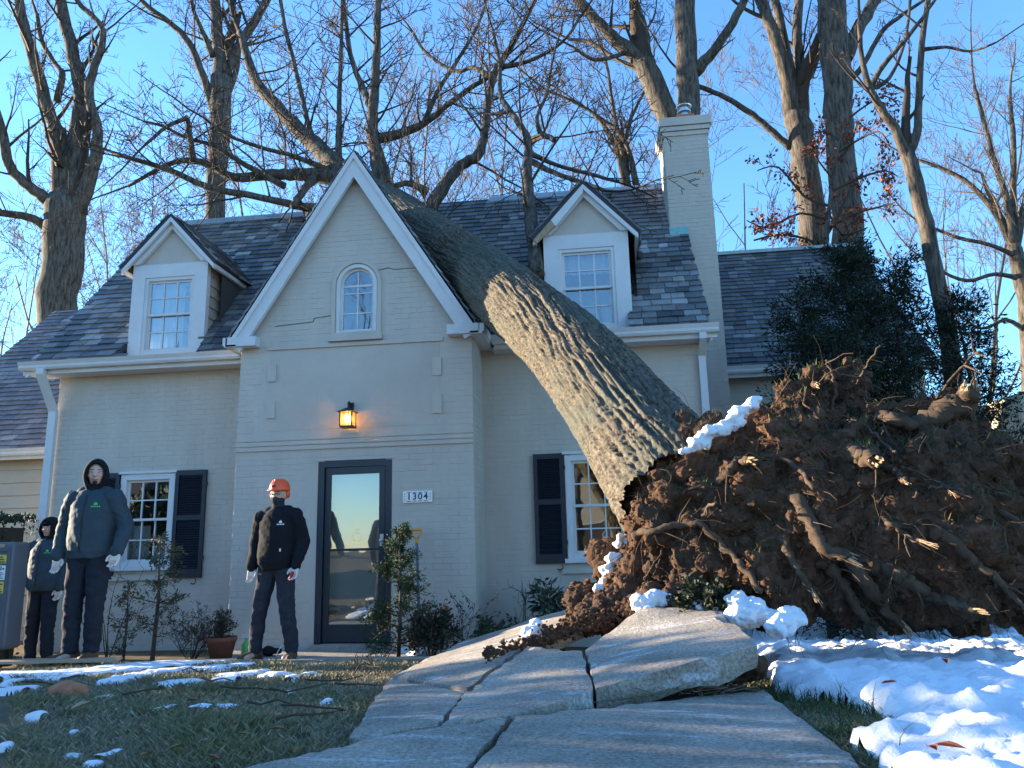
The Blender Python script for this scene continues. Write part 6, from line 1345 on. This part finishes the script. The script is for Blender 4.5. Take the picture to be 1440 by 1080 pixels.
# clutter on the doorstep
bt = at(346, 905, 9.0); bt.z = .112; o = empty('spray_bottle', tuple(bt), 'green plastic bottle on the doorstep behind the helmeted man', 'bottle'); MB().lathe(bt, [(.045,0),(.05,.01),(.05,.14),(.02,.18),(.02,.21)], 16).build('body', MT['greenp'], o, True); MB().box(bt.x-.05, bt.x+.025, bt.y-.02, bt.y+.02, bt.z+.211, bt.z+.25).build('trigger_head', MT['white'], o)
bg = at(372, 900, 9.05); bg.z = .112; m = MB()
for q in range(8): m.ball(bg+Vector((-.15+.045*q, .02*math.sin(q*2), .05)), (.06, .07, .05+.012*math.sin(q*1.7)), 10, 8)
link('cloth_bag', baked(m, 'cloth_bag', .012, 2, lambda p: .02*noise.noise(p*9)), MT['hoodie'], None, 'black crumpled bag on the doorstep behind the helmeted man', 'bag')
hg = at(396, 902, 8.86); hg.z = .12; m = MB(); m.tube([hg+Vector(v) for v in ((.03,0,.19),(.055,0,.17),(.035,0,.14),(.0,0,.125),(-.06,0,.03),(-.05,0,.012),(.10,0,.012),(.11,0,.02))], .006, 6); m.build('wire_hanger', MT['white'], None, label='white wire hanger propped on the doorstep beside the black bag', cat='hanger')
wp = gp(700, 872, 9.9); m = MB(); m.tube([wp, wp+Vector((0,0,.20)), wp+Vector((-.10,0,.21))], .022, 8); m.ball(wp+Vector((0,0,.21)), .03, 8, 6); m.build('vent_pipe', MT['trim'], None, label='short bent pipe standing at the foot of the wall', cat='pipe')
# debris on the lawn
def stick(pts, r, label, grp): MB().tube(pts, [r*(1-.5*i/(len(pts)-1)) for i in range(len(pts))], 6).build('twig', MT['twig'], None, label=label, cat='twig', group=grp)
r_ = random.Random(21)
for px, py, L in ((305, 965, .25), (350, 975, .35), (420, 978, .3), (440, 1008, .28), (500, 975, .25), (470, 965, .3), (275, 950, .2), (430, 1020, .22), (60, 968, .35), (200, 985, .2), (380, 1000, .2)):
    p = on_ground(px, py, .02); a = r_.uniform(-.5, .5); q = [p+Vector((math.cos(a)*L*t, math.sin(a)*L*t+r_.uniform(-.02, .02), .02+r_.uniform(0, .03))) for t in (-.5, -.2, .15, .5)]; stick(q, .006, 'thin broken twig lying on the lawn grass', 'twigs fallen on the lawn')
for k in range(9):
    p = on_ground(515+r_.uniform(-18, 20), 948+r_.uniform(-6, 6), .0); q = [p+Vector((0,0,.01)), p+Vector((r_.uniform(-.06,.06), r_.uniform(-.05,.05), r_.uniform(.04,.10))), p+Vector((r_.uniform(-.14,.14), r_.uniform(-.1,.1), r_.uniform(.03,.20)))]; stick(q, .006, 'dark twig in the little brush pile at the corner of the walkway', 'brush pile at the walkway corner')
m = MB(); c = on_ground(96, 972, .03); m.ball(c, (.115, .05, .05), 14, 8); link('bark_piece', baked(m, 'bark_piece', .008, 1, lambda p: .018*noise.fractal(p*14, .9, 2, 3)), MT['clay'], None, 'reddish brown chunk of wood lying on the lawn', 'wood chunk')
def leaf(px, py, s, col, label, grp, up=.03):
    p = on_ground(px, py, up); a = r_.uniform(0, 6.28); d = Vector((math.cos(a), math.sin(a), r_.uniform(-.1, .25)))*s; w = Vector((-math.sin(a), math.cos(a), 0))*s*.38; pts = []
    for t, ww in ((-.5, .02), (-.3, .6), (-.05, 1), (.2, .75), (.4, .3), (.5, .02)): pts.append((p+d*t*2+w*ww+Vector((0,0,.28*s*ww)), p+d*t*2+Vector((0,0,.05*s*abs(t))), p+d*t*2-w*ww+Vector((0,0,.28*s*ww))))
    mb = MB(); vs = [v for q in pts for v in q]; fs = []
    for i in range(5): fs += [(i*3, i*3+1, i*3+4, i*3+3), (i*3+1, i*3+2, i*3+5, i*3+4)]
    mb.add(vs, fs, col); mb.build('dead_leaf', MT['deadleaf'], None, label=label, cat='leaf', group=grp)
LB = (.22, .12, .05); LR = (.18, .05, .03)
leaf(118, 993, .07, (.40, .28, .16), 'large pale tan leaf lying beside the wood chunk', None, .03)
for px, py in ((60, 1020), (330, 1018), (250, 1050), (180, 1020), (445, 1040), (300, 1065), (100, 1010), (420, 1055), (345, 1033), (205, 1062), (30, 1035), (390, 1025), (480, 1000), (270, 985), (70, 1075)): leaf(px, py, r_.uniform(.02, .04), tuple(c*r_.uniform(.7, 1.2) for c in LB), 'small curled brown leaf lying in the lawn grass', 'dead leaves on the lawn')
for px, py in ((1075, 868), (1180, 910), (1295, 880), (1330, 930), (1310, 1052), (1335, 1050), (1420, 880), (1250, 960)): leaf(px, py, r_.uniform(.025, .045), tuple(c*r_.uniform(.8, 1.3) for c in LR), 'reddish dead leaf lying on the snow bank', 'dead leaves on the snow', .17)
leaf(1075, 860, .05, (.35, .22, .10), 'curled tan leaf on the tall lumps of snow beside the ivy', None, .26); leaf(992, 862, .05, (.35, .22, .10), 'curled tan leaf on the broken snow pieces behind the lifted slab', None, .26)
# sunlit neighbouring house right, and the house across the street mirrored in the glass
def simple_house(name, label, x0, x1, y0, y1, z1, zr, wall, wins):
    H = empty(name, ((x0+x1)/2, y0, 0), label, 'house'); MB().box(x0, x1, y0, y1, -.3, z1).build('wall', wall, H); ym = (y0+y1)/2
    MB().prism([(x0-.3, y0-.3, z1+.002), (x0-.3, y1+.3, z1+.002), (x0-.3, ym, zr)], (x1-x0+.6, 0, 0)).build('roof', MT['roofbase'], H)
    for (fx, a, b, c, d) in wins:
        if fx == 'y1': w = MB().box(a, b, y1, y1+.04, c, d).build('window', MT['trim'], H); MB().box(a+.08, b-.08, y1+.041, y1+.05, c+.08, d-.08).build('pane', MT['room'], w)
        else: w = MB().box(x0-.04, x0, a, b, c, d).build('window', MT['trim'], H); MB().box(x0-.05, x0-.041, a+.08, b-.08, c+.08, d-.08).build('pane', MT['room'], w)
nx = at(1440, 600, 17).x
NH = empty('neighbour_house', (nx+4, 22, 0), 'cream neighbouring house catching the sun behind the evergreens', 'house'); nz = at(1440, 552, 17).z
cw_ = mat('cream_wall', (.45,.39,.29), .8, .2, .06, 3, .003, 30); MB().box(nx, nx+8, 17, 27, -.3, nz).build('wall', cw_, NH)
MB().prism([(nx+.001, 16.9, nz), (nx+8, 16.9, nz), (nx+4, 16.9, nz+.5)], (0, 10.2, 0)).build('roof', MT['roofbase'], NH)
for y in (19.5, 23): w = MB().box(nx-.05, nx-.001, y, y+1.1, 1.2, 2.8).build('window', MT['trim'], NH); MB().box(nx-.06, nx-.051, y+.08, y+1.02, 1.28, 2.72).build('pane', MT['room'], w)
simple_house('street_house', 'house across the road mirrored in the left-hand window', -44, -30, -34, -26, 5.2, 9.4, MT['stucco'], [('y1', -42, -40.6, 1, 2.6), ('y1', -38, -36.6, 1, 2.6), ('y1', -33, -31.6, 1, 2.6), ('y1', -42, -40.6, 3.4, 4.8), ('y1', -33, -31.6, 3.4, 4.8)])
simple_house('street_house', 'house across the road mirrored in the right-hand window', -7, 8, -32, -24, 5.2, 9.2, MT['siding'], [('y1', -5.5, -4.2, 1, 2.6), ('y1', -1.5, -.2, 1, 2.6), ('y1', 3, 4.3, 1, 2.6), ('y1', -5.5, -4.2, 3.4, 4.8), ('y1', 3, 4.3, 3.4, 4.8)])
